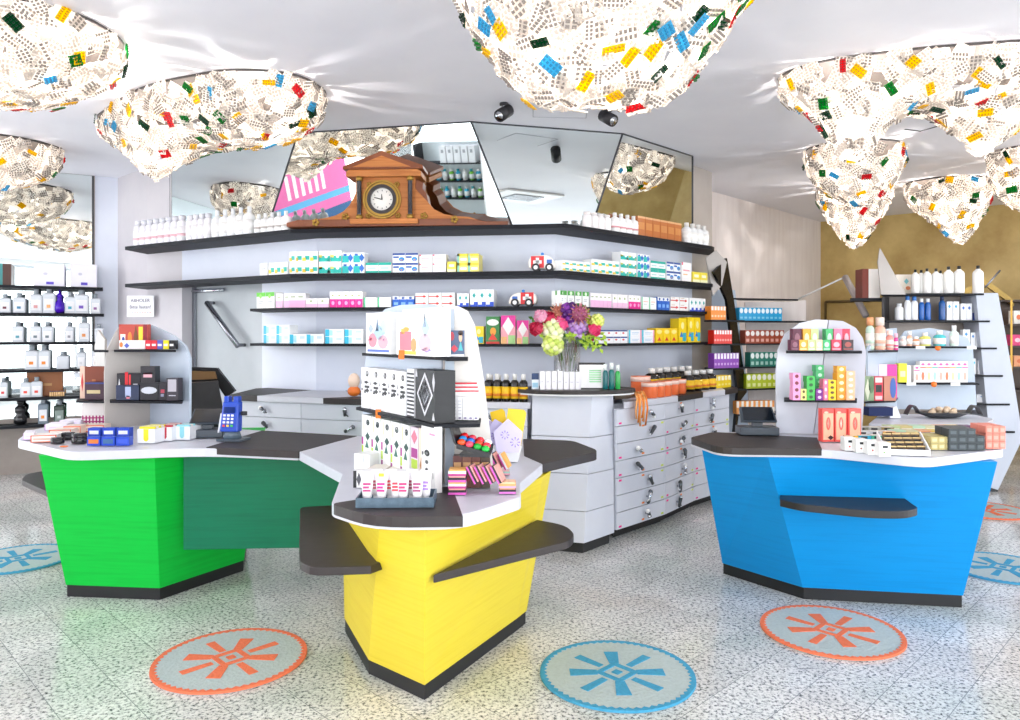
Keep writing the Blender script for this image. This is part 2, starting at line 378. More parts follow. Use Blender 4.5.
def text(body, size, x, z, m, parent, y=-.0045, align='CENTER', name='lettering'):
    c = bpy.data.curves.new(name, 'FONT'); c.body = body; c.size = size; c.align_x = align; c.extrude = .0006
    o = bpy.data.objects.new(name, c); COL.objects.link(o); bpy.context.view_layer.update()
    me = bpy.data.meshes.new_from_object(o.evaluated_get(bpy.context.evaluated_depsgraph_get())); bpy.data.objects.remove(o)
    me.materials.clear(); me.materials.append(m); o = bpy.data.objects.new(name, me); COL.objects.link(o)
    o.parent = parent; o.location = (x, y, z); o.rotation_euler = (R(90), 0, 0); return o
text('ABHOLER', .052, 0, .045, C('#55506a'), s); text('Bitte läuten!', .052, 0, -.025, C('#55506a'), s)
mb = MB()
for i in range(9): mb.box(-.13+i*.03, -.115+i*.03, -.0045, -.003, -.075, -.068, C(['#e0803a', '#8a8aa0', '#d04a4a'][i % 3]))
mb.build('small_print', s, world=False)

# ================================================================ LAMPS OF BLISTER PACKS
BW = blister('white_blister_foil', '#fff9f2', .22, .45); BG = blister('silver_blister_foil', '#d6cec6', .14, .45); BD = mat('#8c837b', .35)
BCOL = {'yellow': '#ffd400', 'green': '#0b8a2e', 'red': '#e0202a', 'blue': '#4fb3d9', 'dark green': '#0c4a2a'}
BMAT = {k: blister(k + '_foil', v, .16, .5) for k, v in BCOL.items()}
BDK = {'yellow': mat('#c89a00', .3), 'green': mat('#065a1c', .3), 'red': mat('#a8101a', .3), 'blue': mat('#2c86b0', .3), 'dark green': mat('#052a14', .3)}
BULB = mat('#fff6e8', .3, emit=14, vary=0, name='bulb_glow')
def pack_into(mb, M, w, h, m, dm, nx, ny):
    t = .0025
    c = [M @ Vector(p) for p in ((-w,-h,0),(w,-h,0),(w,h,0),(-w,h,0),(-w,-h,t),(w,-h,t),(w,h,t),(-w,h,t))]
    mb.add(c, [(3,2,1,0),(4,5,6,7),(0,1,5,4),(1,2,6,5),(2,3,7,6),(3,0,4,7)], m)
    sx = 2*w/nx; sy = 2*h/ny; a, b = sx*.33, sy*.33
    for i in range(nx):
        for j in range(ny):
            x = -w+sx*(i+.5); y = -h+sy*(j+.5); z = t+.007
            q = [M @ Vector(p) for p in ((x-a,y-b,t),(x+a,y-b,t),(x+a,y+b,t),(x-a,y+b,t),(x-a*.55,y-b*.55,z),(x+a*.55,y-b*.55,z),(x+a*.55,y+b*.55,z),(x-a*.55,y+b*.55,z))]
            mb.add(q, [(4,5,6,7),(0,1,5,4),(1,2,6,5),(2,3,7,6),(3,0,4,7)], dm)
def lamp(label, outline, lobes, base, npack, nind, bulbs, seed, ps=1., power=42):
    """outline: plan polygon on the ceiling; lobes: (x, y, depth, radius)"""
    rnd = random.Random(seed)
    cx = sum(p[0] for p in outline)/len(outline); cy = sum(p[1] for p in outline)/len(outline)
    t = thing('blister_pack_lamp', label, 'ceiling lamp', (cx, cy, CZ), group='ceiling lamps made of blister packs')
    pts = rounded(outline, .45, 5); n = len(pts)
    MB().prism([(x, y) for x, y in pts], CZ-.018, CZ-.001, mat('#4a4442', .5)).build('mounting_plate', t)
    K = 9; rings = []
    for i in range(K+1):
        s = math.sin(math.pi/2*(1-i/K)) if i < K else 0.02
        ring = []
        for x, y in pts:
            px, py = cx+(x-cx)*s, cy+(y-cy)*s
            d = base*(1-s**5)**.6 + .05 + sum(A*math.exp(-((px-lx)**2+(py-ly)**2)/rr**2)*(1-s**6) for lx, ly, A, rr in lobes)
            ring.append(Vector((px, py, CZ-.02-d if i else CZ-.03)))
        rings.append(ring)
    tris = []
    for i in range(K):
        for j in range(n):
            a, b, c, d = rings[i][j], rings[i][(j+1) % n], rings[i+1][(j+1) % n], rings[i+1][j]
            tris += [(a, b, c), (a, c, d)]
    ar = [((b-a).cross(c-a)).length/2 for a, b, c in tris]; cum = []; s = 0
    for x in ar: s += x; cum.append(s)
    import bisect
    area_ = s; npack = int(area_*330/ps**2*npack)
    def sample(visible=False):
        for _ in range(40):
            k = bisect.bisect(cum, rnd.random()*s); a, b, c = tris[min(k, len(tris)-1)]
            u, v = rnd.random(), rnd.random()
            if u+v > 1: u, v = 1-u, 1-v
            p = a+(b-a)*u+(c-a)*v; nn = (b-a).cross(c-a).normalized()
            if nn.dot(p-Vector((cx, cy, CZ+.1))) < 0: nn = -nn
            if not visible or nn.dot(p-Vector((0, 0, CH))) < -.05: break
        nn = (nn + Vector((rnd.uniform(-.25, .25), rnd.uniform(-.25, .25), rnd.uniform(-.25, .25)))).normalized()
        z = nn; xx = z.orthogonal().normalized(); xx = Matrix.Rotation(rnd.random()*6.28, 3, z) @ xx; yy = z.cross(xx)
        M = Matrix((xx, yy, z)).transposed().to_4x4(); M.translation = p + nn*rnd.uniform(-.008, .012); return M
    SZ = [(.03, .052, 2, 5), (.028, .06, 2, 6), (.04, .045, 3, 4), (.022, .05, 2, 5), (.035, .055, 3, 5)]
    st = MB()
    for i in range(npack):
        w, h, nx, ny = rnd.choice(SZ); q = rnd.random()
        M = sample(); m = BW if q < .86 else BG
        pack_into(st, M, w*ps, h*ps, m, BD if q > .90 or q < .15 else (BG if q > .5 or q < .3 else BW), nx, ny)
    o = st.build('blister_pack_cover', t); o['kind'] = 'stuff'
    names = ['yellow', 'white', 'green', 'yellow', 'white', 'red', 'dark green', 'white', 'yellow', 'white', 'blue', 'white']
    for i in range(nind):
        cn = names[i % len(names)] ; w, h, nx, ny = SZ[i % 5]; w *= .85; h *= .85; mm = BMAT.get(cn, BW)
        M = sample(i % 4 != 0); mb = MB(); M2 = M.copy(); M2.translation = (0, 0, 0)
        pack_into(mb, M2, w*ps, h*ps, mm, BDK[cn] if cn in BDK else BD, nx, ny)
        o = bpy.data.objects.new('blister_pack', mb.mesh('blister_pack')); COL.objects.link(o); o.parent = t
        zn = M.to_3x3() @ Vector((0, 0, 1)); o.location = M.translation + zn*.02 - t.location; o['label'] = cn + ' blister pack'
    for bx, by, bd in bulbs:
        MB().ball((bx, by, CZ-bd), .045*ps, BULB, 12).build('bulb', t)
        l = bpy.data.lights.new('bulb_light', 'POINT'); l.energy = power; l.shadow_soft_size = .03; l.color = (1, .95, .9)
        o = bpy.data.objects.new('bulb_light', l); COL.objects.link(o); o.location = (bx, by, CZ-bd*.55)
def LP(u, v): r = on_ceiling(u, v); return (r.x, r.y)
ell = lambda cx, cy, a, b, n=9, k=0.: [(cx+a*math.cos(k+6.283*i/n), cy+b*math.sin(k+6.283*i/n)) for i in range(n)]
lamp('largest blister pack lamp, hanging at the top centre', ell(.43, 3.45, .76, .62, 10), [(.30, 3.35, .22, .45), (.72, 3.6, .24, .3), (.15, 3.5, .15, .3)], .36, 1.0, 110, [(.2, 3.2, .62), (.75, 3.5, .6)], 1)
lamp('wide blister pack lamp left of the clock mirror, two lobes', [LP(92, 118), LP(140, 84), LP(230, 67), LP(300, 72), (-1.35, 5.75), (-1.9, 6.0), (-2.5, 6.35), (-3.2, 6.5)], [(-2.85, 5.72, .38, .34), (-1.9, 5.4, .10, .5)], .24, 1., 100, [(-2.8, 5.6, .5), (-1.85, 5.4, .36)], 2)
lamp('blister pack lamp cut off by the upper left corner', [(-3.9, 3.9), (-3.0, 3.85), (-2.45, 4.2), (-2.4, 4.75), (-2.9, 5.05), (-3.6, 5.0), (-4.1, 4.5)], [(-3.1, 4.4, .12, .5)], .25, 1., 60, [(-3.2, 4.2, .4), (-2.7, 4.4, .32)], 3)
lamp('small blister pack lamp at the left edge, in front of the mirror', [(-5.7, 6.7), (-5.0, 6.55), (-4.5, 6.95), (-4.4, 7.4), (-4.9, 7.65), (-5.6, 7.4)], [(-5.0, 7.0, .12, .4)], .26, 1., 30, [(-5.0, 7.0, .5)], 4, 1., 12)
lamp('long blister pack lamp above the blue counter, two lobes', [(1.88, 5.25), (2.1, 4.95), (2.6, 4.75), (3.2, 4.62), (3.9, 4.55), (4.1, 5.1), (3.7, 5.45), (3.0, 5.4), (2.5, 5.55), (2.1, 5.6)], [(2.36, 5.1, .42, .21), (3.28, 5.1, .32, .23), (3.9, 4.9, .05, .3)], .20, 1., 70, [(2.3, 4.95, .45), (3.3, 4.9, .38)], 5)
lamp('middle blister pack lamp behind the long one, bunch shaped', ell(3.42, 7.35, .50, .42, 8), [(3.45, 7.25, .26, .36)], .24, 1., 36, [(3.4, 7.2, .5)], 6, 1., 26)
lamp('farthest blister pack lamp, below the bunch shaped one', ell(4.33, 9.3, .47, .42, 8), [(4.28, 9.2, .42, .26)], .26, .9, 26, [(4.28, 9.1, .5)], 7, 1.15, 34)
lamp('cone shaped blister pack lamp hanging before the gold wall', ell(5.30, 8.95, .50, .42, 9), [(5.35, 8.8, .38, .24)], .30, 1., 28, [(5.3, 8.7, .55)], 8, 1.1, 34)
lamp('blister pack lamp cut off by the right edge', ell(5.33, 7.45, .50, .42, 8), [(5.3, 7.4, .2, .3)], .36, 1., 24, [(5.3, 7.3, .5)], 9, 1.1, 24)
# ceiling spotlights
for i, (u, v, Y, lb) in enumerate(((504, 113, 5.9, 'black ceiling spotlight left, above the clock mirror'), (608, 118, 6.05, 'black ceiling spotlight right, under the largest lamp'))):
    x = (u-510)/FP*Y; z = HT(v, Y); t = thing('ceiling_spotlight', lb, 'spotlight', (x, Y, CZ), group='ceiling spotlights')
    MB().lathe([(.035, -.02), (.035, -.001)], BLACK, (x, Y, CZ)).build('mount', t)
    MB().tube([(x, Y, CZ-.015), (x, Y, z+.05)], .008, CHROME).build('arm', t)
    d = Vector((.5 if i else -.5, -.6, -.5)).normalized(); c = Vector((x, Y, z))
    h = MB().tube([c-d*.07, c+d*.07], .05, BLACK, 14).build('lamp_head', t); MB().tube([c+d*.06, c+d*.072], .036, CHROME, 12).build('lens', h)
# ceiling cassette just in front of the picture's upper edge (seen in the mirror) and access hatches
t = thing('ceiling_vent', 'white air conditioning cassette seen in the wide mirror', 'air conditioner', (1.95, 3.57, CZ))
MB().box(1.5, 2.4, 3.2, 3.95, CZ-.03, CZ-.001, WHITE).build('cassette_frame', t, bev=.01); g = MB().box(1.72, 2.18, 3.38, 3.78, CZ-.036, CZ-.03, mat('#8f9aa2', .5))
for i in range(8): g.box(1.72, 2.18, 3.4+i*.05, 3.42+i*.05, CZ-.042, CZ-.036, STEEL)
g.build('grille', t)
mb = MB()
for (u0, v0, u1, v1) in ((533, 105, 533, 117), (533, 117, 586, 118), (586, 118, 588, 106)):
    mb.tube([on_ceiling(u0, v0), on_ceiling(u1, v1)], .004, mat('#b5b5bf', .5), 5)
for q in (((905, 129), (920, 131)), ((920, 131), (945, 124)), ((945, 124), (930, 122))):
    mb.tube([on_ceiling(*q[0]), on_ceiling(*q[1])], .008, mat('#4c4c50', .5), 5)
struct('trim_2', mb)
# ================================================================ SERVICE COUNTERS
ZT = .92
PP = lambda z, *uv: [P(u, v, z) for u, v in uv]
def slab(name, parent, poly, z0, z1, m, r=.03, bev=.004): return MB().prism(rounded(poly, r), z0, z1, m).build(name, parent, bev=bev)
def grow(poly, d):                          # outline moved outward by d
    cx = sum(p[0] for p in poly)/len(poly); cy = sum(p[1] for p in poly)/len(poly); out = []
    for x, y in poly:
        v = Vector((x-cx, y-cy)); out.append((x + v.normalized().x*d, y + v.normalized().y*d))
    return out
def body(parent, name, bot, top, m, z0=.07, z1=.87):
    MB().prism(bot, z0, z1, m, top).build(name, parent, bev=.003)
    k = [(a[0]+(b[0]-a[0])*-.02, a[1]+(b[1]-a[1])*-.02) for a, b in zip(bot, top)]
    MB().prism(grow(k, -.004), 0, z0-.001, PLINTH).build('plinth', parent, bev=.002)
# green
g = thing('service_counter', 'bright green service counter at the left with teal green connecting panel', 'counter', (-2.3, 4.6, 0))
gb = [(-2.63, 4.38), (-2.045, 4.32), (-1.746, 4.86), (-1.9, 5.35), (-2.75, 5.2)]
gt = [(-2.67, 4.19), (-1.98, 4.12), (-1.62, 4.75), (-1.8, 5.45), (-3.05, 5.3)]
body(g, 'green_body', gb, gt, GREEN)
pn = MB().prism([(-1.885, 4.27), (-.86, 4.33), (-.86, 4.37), (-1.885, 4.31)], .31, .868, DGREEN).build('connecting_panel', g, bev=.002); pn['label'] = 'teal green stained connecting panel'
wt = PP(ZT, (17, 440), (70, 452), (207, 447.5), (298, 451.5), (356, 436), (255, 430), (190, 425), (100, 416), (30, 430))
slab('worktop', g, wt, .871, ZT-.001, SLAB, [.06, .1, .2, 0, 0, .05, .05, .05, .1])
gm_ = PP(ZT, (206, 447.8), (298.5, 452), (357, 436.2), (262, 430.8))
slab('dark_worktop_inlay', g, gm_, .885, ZT+.003, MAT, 0, .002)
slab('bag_shelf', g, PP(.645, (21, 480), (26, 474), (42, 471)) + [(-2.62, 4.85), (-2.58, 4.35), (-2.655, 4.26)], .612, .645, MAT, [.06, .06, .03, 0, 0, 0])
# yellow
y = thing('service_counter', 'yellow service counter in the middle with prow shaped front and side shelves', 'counter', (-.35, 3.8, 0))
yb = [(-.361, 3.125), (.036, 3.86), (.09, 3.97), (-.1, 4.4), (-.8, 4.4), (-.864, 3.86), (-.645, 3.37)]
yt = [(-.300, 2.62), (.155, 3.54), (.207, 3.72), (-.05, 4.42), (-.83, 4.42), (-.84, 3.70), (-.49, 2.80)]
body(y, 'yellow_body', yb, yt, YELLOW)
wt = PP(ZT, (299, 451.5), (342, 474), (331, 504), (372, 517), (462, 516), (521, 497), (520, 483), (543, 464), (523, 440), (357, 436))
slab('worktop', y, wt, .872, ZT, SLAB, [0, .02, .04, .2, .1, .03, .03, .02, 0, 0])
bm_ = PP(ZT, (330, 504.3), (372, 518), (463, 517), (452, 487), (432, 488.5))
slab('dark_worktop_inlay', y, bm_, .885, ZT+.003, MAT, [.04, .2, .0, 0, 0], .002)
slab('leaf_shelf', y, PP(ZT, (524, 456), (543, 464.5), (597, 452.5), (596, 450), (573, 441), (523, 439.5)), .878, ZT+.004, MAT, [0, 0, .06, .03, .08, 0])
slab('bag_shelf', y, PP(.645, (300, 507), (335, 505), (350, 517)) + [(-.50, 2.97), (-.545, 2.90)] + PP(.645, (312, 568), (300, 562), (299, 553)), .612, .645, MAT, [.04, 0, 0, 0, 0, .06, .03, .05])
slab('bag_shelf', y, PP(.645, (433, 575), (500, 540), (537, 519.5), (566, 525), (575, 534), (570, 541)), .612, .645, MAT, [0, 0, 0, .2, .06, .05])
# blue
b_ = thing('service_counter', 'bright blue service counter at the right with one narrow shelf', 'counter', (2.0, 4.7, 0))
bb = [(1.376, 4.80), (1.715, 4.335), (2.574, 4.20), (2.70, 4.8), (1.7, 4.95)]
bt = [(1.141, 4.40), (1.438, 4.125), (2.617, 3.97), (2.80, 4.8), (1.30, 4.85)]
body(b_, 'blue_body', bb, bt, BLUE)
wt = PP(ZT, (690, 438), (720, 448), (822, 449), (925, 459), (1004, 449), (990, 431), (800, 430), (713, 432.5))
slab('worktop', b_, wt, .872, ZT-.001, SLAB, [.04, .1, .1, .1, .05, 0, 0, .04])
slab('dark_worktop_inlay', b_, PP(ZT, (689.5, 438), (720, 448.4), (822, 449.4), (817, 438), (713, 432.3)), .885, ZT+.003, MAT, [.05, .12, 0, 0, .06], .002)
slab('bag_shelf', b_, PP(.645, (780, 499.5), (800, 504), (868, 511), (905, 511.5), (919, 508), (912, 503.5)) + [(2.2, 4.15), (1.55, 4.25)], .606, .645, BLACK, [0, .05, .1, .08, .04, .03, 0, 0])

# ================================================================ BACK COUNTER
ZC = 1.04
def knob(parent, c, n, seed):                # little sculptural drawer pulls, every one different
    r = random.Random(seed); mb = MB(); t = Vector((n.y, -n.x, 0)); nn = Vector((n.x, n.y, 0)); c = Vector(c)
    ms = [mat('#3a3e42', .3), CHROME, mat('#6b7076', .25, .8), WHITE]; a = r.uniform(-1.2, 1.2); L = r.uniform(.025, .045)
    d = (t*math.sin(a)+Vector((0, 0, 1))*math.cos(a)).normalized(); o = c + nn*.03
    mb.tube([c, o], .008, CHROME, 6)
    mb.tube([o-d*L, o, o+d*L*.8], .011, ms[seed % 3], 7, .018)
    mb.ball(o+d*L*.9, .019, ms[(seed+1) % 4], 7)
    if seed % 3: mb.ball(o-d*L*.9+t*.01, .016, ms[(seed+3) % 4], 7)
    mb.tube([o-d*L*.3, o-d*L*.3+t*.03*(1 if seed % 2 else -1)-Vector((0, 0, .02))], .006, ms[(seed+2) % 4], 6)
    mb.build('handle', parent)
def cabinet(name, label, a, b, z0, z1, rows, seed, depth=.5, stickers=True, group=None):
    a, b = Vector(a), Vector(b); d = (b-a).normalized(); n = Vector((d.y, -d.x)); t = thing(name, label, 'cabinet', ((a.x+b.x)/2, (a.y+b.y)/2, 0), 0, group)
    L = (b-a).length; i_ = -n
    q = lambda s, o: a + d*s + n*o
    up = Vector((0, depth))
    MB().prism([q(.004, -.022), q(L-.004, -.022), q(L-.004, -.022)+up, q(.004, -.022)+up], z0, z1, LAM).build('cabinet_body', t)
    MB().prism([q(.004, -.02)+up*.25, q(L-.004, -.02)+up*.25, q(L-.004, -.022)+up, q(.004, -.022)+up], 0, z0-.001, PLINTH).build('plinth', t)
    h = (z1-z0)/rows; rr = random.Random(seed)
    for k in range(rows):
        za, zb = z1-h*(k+1)+.003, z1-h*k-.003
        o = MB().prism([q(.003, 0), q(L-.003, 0), q(L-.003, -.02), q(.003, -.02)], za, zb, LAM).build('drawer', t)
        s = L*rr.uniform(.38, .68); c = q(s, 0); knob(o, (c.x, c.y, (za+zb)/2), n, seed*10+k)
        if stickers:
            for s, col in ((.03, '#f0228c'), (L*.5, '#f58a3a'), (L-.06, '#cfe04a')):
                if k == 0 and col == '#cfe04a' or (seed+k) % 4 == 3 and col == '#f0228c': continue
                p, e = q(s, .0015), q(s+.035, .0015); zz = za+.012 if (k+seed) % 3 else zb-.025
                st = MB().prism([p, e, e-n*.002, p-n*.002], zz, zz+.014, C(col)).build('sticker', o)
    return t
DR = [(.80, 5.56), (1.267, 6.05), (1.63, 6.55), (2.08, 7.02)]
for i, lb in enumerate(('pale cabinet of seven drawers with odd knobs, right beside the podium', 'middle column of seven pale drawers with colourful stickers', 'farthest column of seven pale drawers, behind the blue counter')):
    cabinet('drawer_cabinet', lb, DR[i], DR[i+1], .08, .99, 7, 2+i, depth=.42 if i else .35, group='drawer columns right of the podium')
BLN = [(-2.42, 6.36), (-1.72, 6.09), (-.95, 5.86), (-.35, 5.68), (.13, 5.56)]
for i, lb in enumerate(('pale drawer cabinet at the left end of the back counter', 'second pale drawer cabinet of the back counter, with silver knob', 'pale drawer cabinet hidden behind the yellow counter display', 'pale drawer cabinet just left of the white podium')):
    cabinet('drawer_cabinet', lb, BLN[i], BLN[i+1], .08, .99, 7, 11+i, stickers=False, depth=.45, group='drawer columns left of the podium')
bc = thing('back_counter_top', 'long back counter top in alternating white and charcoal sections', 'worktop', (-.5, 6.2, .99))
def line_off(pl, d): 
    out = []
    for i, p in enumerate(pl):
        a = Vector(pl[max(0, i-1)]); b = Vector(pl[min(len(pl)-1, i+1)]); t = (b-a).normalized(); out.append((p[0]+t.y*d, p[1]-t.x*d))
    return out
lf = line_off(BLN, .03); WB = [(x, y-.006) for x, y in WS]
def sect(name, poly, m): MB().prism(poly, .991, ZC, m).build(name, bc, bev=.003)
H = lambda pl, u: hit(pl, u)[:2]
lastL = H(lf, 229)
sect('charcoal_section', [lastL, H(lf, 257), H(WB, 312), H(WB, 268), (d1[0]-.02, d1[1]-.12)], MAT)
sect('white_section', [H(lf, 257), H(lf, 323), (H(lf, 357)[0], H(lf, 357)[1]+.25), H(WB, 345), WB[1], H(WB, 312)], SLAB)
sect('charcoal_section', [H(lf, 323)] + [p for p in lf[1:] if 323 < 510+p[0]/p[1]*FP < 484] + [H(lf, 484), H(WB, 480), H(WB, 345), (H(lf, 357)[0], H(lf, 357)[1]+.25)], MAT)
sect('white_section', [H(lf, 484), (.155, 5.60), (.155, WB[2][1]), H(WB, 480)], SLAB)
rf = line_off(DR, .03); rf[0] = (.86, 5.60); wb = WB[2:]
Hh = lambda u, f: (lambda p, q: (p[0]+(q[0]-p[0])*f, p[1]+(q[1]-p[1])*f))(H(rf, u), H(wb, u))
sect('white_section', [rf[0], H(rf, 678), Hh(666, .45), Hh(622, .45)], SLAB)
sect('charcoal_section', [Hh(622, .45), Hh(666, .45), H(rf, 678), H(rf, 703), Hh(690, 1), H(wb, 640), (.75, wb[0][1]+.2)], MAT)
sect('white_section', [H(rf, 703), H(rf, 725), Hh(715, .7), Hh(690, 1)], SLAB)
sect('charcoal_section', [H(rf, 725), (2.20, 7.15), (2.25, 7.6), Hh(715, .7)], MAT)
# podium
pd = thing('podium', 'white faceted podium with rounded charcoal top carrying the flowers', 'podium', (.5, 5.7, 0))
pb = [(.14, 5.34), (.522, 5.22), (.775, 5.50), (.70, 6.1), (.2, 6.1)]; pt = [(.17, 5.62), (.61, 5.50), (.79, 5.66), (.74, 6.15), (.2, 6.15)]
zs = [.08, .29, .545, .80, 1.10]
for i in range(4):
    f0, f1 = (zs[i]-.08)/1.02, (zs[i+1]-.004-.08)/1.02
    A = [(p[0]+(q[0]-p[0])*f0, p[1]+(q[1]-p[1])*f0) for p, q in zip(pb, pt)]; B = [(p[0]+(q[0]-p[0])*f1, p[1]+(q[1]-p[1])*f1) for p, q in zip(pb, pt)]
    MB().prism(A, zs[i], zs[i+1]-.004, LAM, B).build('facet_panel', pd, bev=.002)
MB().prism(grow(pb, -.04), 0, 1.09, PLINTH, grow(pt, -.04)).build('plinth', pd)
ov = [(.50+.47*math.cos(2*math.pi*i/28)*(1 if math.sin(2*math.pi*i/28) > 0 else 1), 5.72+.30*math.sin(2*math.pi*i/28)) for i in range(28)]
MB().prism(ov, 1.112, 1.14, MAT).build('podium_top', pd, bev=.004); MB().prism(grow(ov, -.01), 1.10, 1.111, WHITE).build('top_underside', pd)

# ================================================================ RUGS
def rug(u, v, kind, label, r=.35, rot=0):
    x, y_ = P(u, v); col = {'orange': '#e67a58', 'blue': '#4a9abd'}[kind]
    base = mat('#b3c0c0', .95, bump=.6, scale=60, vary=.12, spec=.1); cm = mat(col, .95, bump=.6, scale=60, vary=.15, spec=.1)
    o = thing('round_rug', label, 'rug', (x, y_, 0), rot, 'round rugs with star pattern')
    mb = MB(); mb.lathe([(r*.995, .001), (r, .006), (r*.99, .012)], base, n=64, smooth=False); mb.build('rug_pile', o, world=False)
    m = MB(); N_ = 120                                       # stitched border with ragged inner edge
    vs_ = []; fs = []
    for i in range(N_):
        a = 2*math.pi*i/N_; ri = r*(.955 if i % 2 else .915)
        for rr, z in ((r*1.004, .004), (r*1.0, .0145), (ri, .0145), (ri, .011)): vs_.append((rr*math.cos(a), rr*math.sin(a), z))
    for i in range(N_):
        j = (i+1) % N_
        for k in range(3): fs.append((i*4+k, j*4+k, j*4+k+1, i*4+k+1))
    m.add(vs_, fs, cm); m.build('stitched_border', o, world=False)
    m = MB(); z0, z1 = .0115, .0145
    def q(pts): m.prism(pts, z0, z1, cm)
    for k in range(8):
        a = k*math.pi/4; c_, s_ = math.cos(a), math.sin(a); w0, w1 = (.022, .034) if k % 2 == 0 else (.016, .022)
        L = .215 if k % 2 == 0 else .235
        q([(c_*.09-s_*-w0, s_*.09+c_*-w0), (c_*L+s_*w1, s_*L-c_*w1), (c_*L-s_*w1, s_*L+c_*w1), (c_*.09-s_*w0, s_*.09+c_*w0)])
    z1 = .0158
    for k in range(4):                                      # diamond frame
        a = k*math.pi/2; b2 = a+math.pi/2
        q([(.10*math.cos(a), .10*math.sin(a)), (.10*math.cos(b2), .10*math.sin(b2)), (.065*math.cos(b2), .065*math.sin(b2)), (.065*math.cos(a), .065*math.sin(a))])
    q([(.026*math.cos(k*math.pi/2), .026*math.sin(k*math.pi/2)) for k in range(4)])
    s = m.build('star_pattern', o, world=False); s['label'] = kind + ' star pattern'
rug(231, 660, 'orange', 'round grey rug with orange star, in front of the green counter')
rug(617, 675, 'blue', 'round grey rug with blue star, lying in the middle foreground')
rug(831, 632, 'orange', 'round grey rug with orange star, in front of the blue counter')
rug(18, 560, 'blue', 'round rug with blue star, left of the green counter at the edge')
rug(1003, 569, 'blue', 'round rug with blue star, right of the blue counter')
rug(985, 511, 'orange', 'farthest round orange rug, half hidden behind the blue counter')

# ================================================================ DISPLAY STANDS ON THE COUNTERS
TAG = C('#f47a20')
def sshelf(parent, a, b, z, depth, m=None, th=.014, front=0.02, tags=()):
    """shelf of a display stand between plan points a and b (back edge), reaching toward the camera"""
    a, b = Vector(a), Vector(b); d = (b-a).normalized(); n = Vector((d.y, -d.x))
    o = MB().prism(rounded([a, b, b+n*depth-d*.02, a+n*depth+d*.02], .02, 2), z-th, z, m or SHELF).build('shelf', parent)
    for s, kind in tags:
        p = a + d*s + n*(depth+.004)
        if kind == 'dot': MB().tube([(p.x, p.y, z-.01), (p.x+n.x*.004, p.y+n.y*.004, z-.01)], .022, TAG, 14).build('price_dot', o)
        else: MB().prism([p-d*.035, p+d*.035, p+d*.035+n*.003, p-d*.035+n*.003], z-.02, z+.004, WHITE).build('price_card', o)
    return o
# on the green counter
f1 = thing('display_stand', 'arched two-wing display stand on the green counter', 'display stand', (-2.45, 5.05, ZT), group='arched display stands on the counters')
A1, S1, E1 = (-2.71, 4.95), (-2.50, 5.13), (-2.13, 4.93)
panel('warm_grey_wing', A1, S1, [(105, 429), (104.5, 372), (107, 350), (114, 335), (119, 327), (150, 324), (150, 430)], .018, FINW, f1)
panel('pale_blue_wing', S1, E1, [(150, 430), (150, 325), (160, 329), (174, 336), (185, 346), (189.5, 358), (189, 428)], .018, FIN, f1)
def V2(mb_parent, z, pl, th=.014): return MB().prism(pl, z-th, z, SHELF).build('shelf', mb_parent)
zA, zB = HT(350, 4.85), HT(401, 4.85)
uq = lambda u, Y: ((u-510)/FP*Y, Y)
V2(f1, zA, [uq(114, 4.88), uq(176, 4.84), uq(176, 4.97), uq(150, 5.11), uq(114, 4.98)])
V2(f1, zB, [uq(110, 4.86), uq(182, 4.80), uq(183, 4.93), uq(150, 5.11), uq(110, 4.98)])
# small shelf sticking out left of that stand
V2(f1, HT(400, 5.05), [uq(76, 5.0), uq(105, 4.96), uq(107, 5.10), uq(78, 5.2)]); V2(f1, HT(350, 5.0), [uq(94, 4.95), uq(107, 4.93), uq(112, 5.05), uq(96, 5.1)])
panel('warm_grey_wing', uq(106, 5.2), uq(96, 5.45), [(107, 420), (107, 340), (100, 330), (97, 345), (97, 420)], .015, FINW, f1)
# on the blue counter
f2 = thing('display_stand', 'arched display stand with tea boxes on the blue counter', 'display stand', (1.9, 4.75, ZT), group='arched display stands on the counters')
A2, E2 = uq(776, 4.72), uq(864, 4.66)
panel('left_wing', A2, E2, [(776.5, 438), (776, 372), (778, 350), (785, 334), (800, 323), (816, 319.5), (828, 320), (820, 385), (813, 439)], .018, LAM, f2)
panel('right_wing', A2, E2, [(814, 439), (821, 385), (829, 320), (843, 321), (856, 328), (863, 338), (866, 352), (864, 400), (862, 441)], .018, plaster('lilac_grey_panel', '#bcbdc9', '#c8c9d3', 2, .4), f2)
z2a, z2b = HT(351, 4.55), HT(399.5, 4.55)
V2(f2, z2a, [uq(786, 4.53), uq(862, 4.47), uq(862, 4.655), uq(786, 4.705)]); V2(f2, z2b, [uq(784, 4.53), uq(857, 4.47), uq(857, 4.655), uq(784, 4.705)])
# tall double stand on the yellow counter
f3 = thing('display_stand', 'tall white display stand on the yellow counter, loaded on both wings', 'display stand', (-.25, 3.3, ZT), group='arched display stands on the counters')
A3, S3, E3 = (-.76, 3.80), (-.272, 3.13), (-.06, 3.20)
panel('pale_blue_wing', A3, S3, [(362, 464), (364, 370), (372, 322), (385, 309), (400, 305), (425, 304), (437, 306), (441, 312), (443, 484)], .02, FIN, f3)
panel('white_wing', S3, E3, [(444, 484), (444, 306), (458, 306), (468, 311), (475, 325), (484, 380), (490, 430), (494, 478)], .02, plaster('warm_white_panel', '#d2ccc5', '#dbd6d0', 2, .4), f3)
MB().prism([(-.272, 3.105), (-.235, 3.11), (-.235, 3.13), (-.272, 3.128)], ZT, HT(309, 3.1), mat('#a9b6c4', .3)).build('corner_post', f3)
z3a, z3b = HT(357, 3.0), HT(423.5, 2.98)
V2(f3, z3a, [uq(362, 3.70), uq(446, 2.98), uq(447, 3.06), (-.272, 3.13), uq(368, 3.74)])
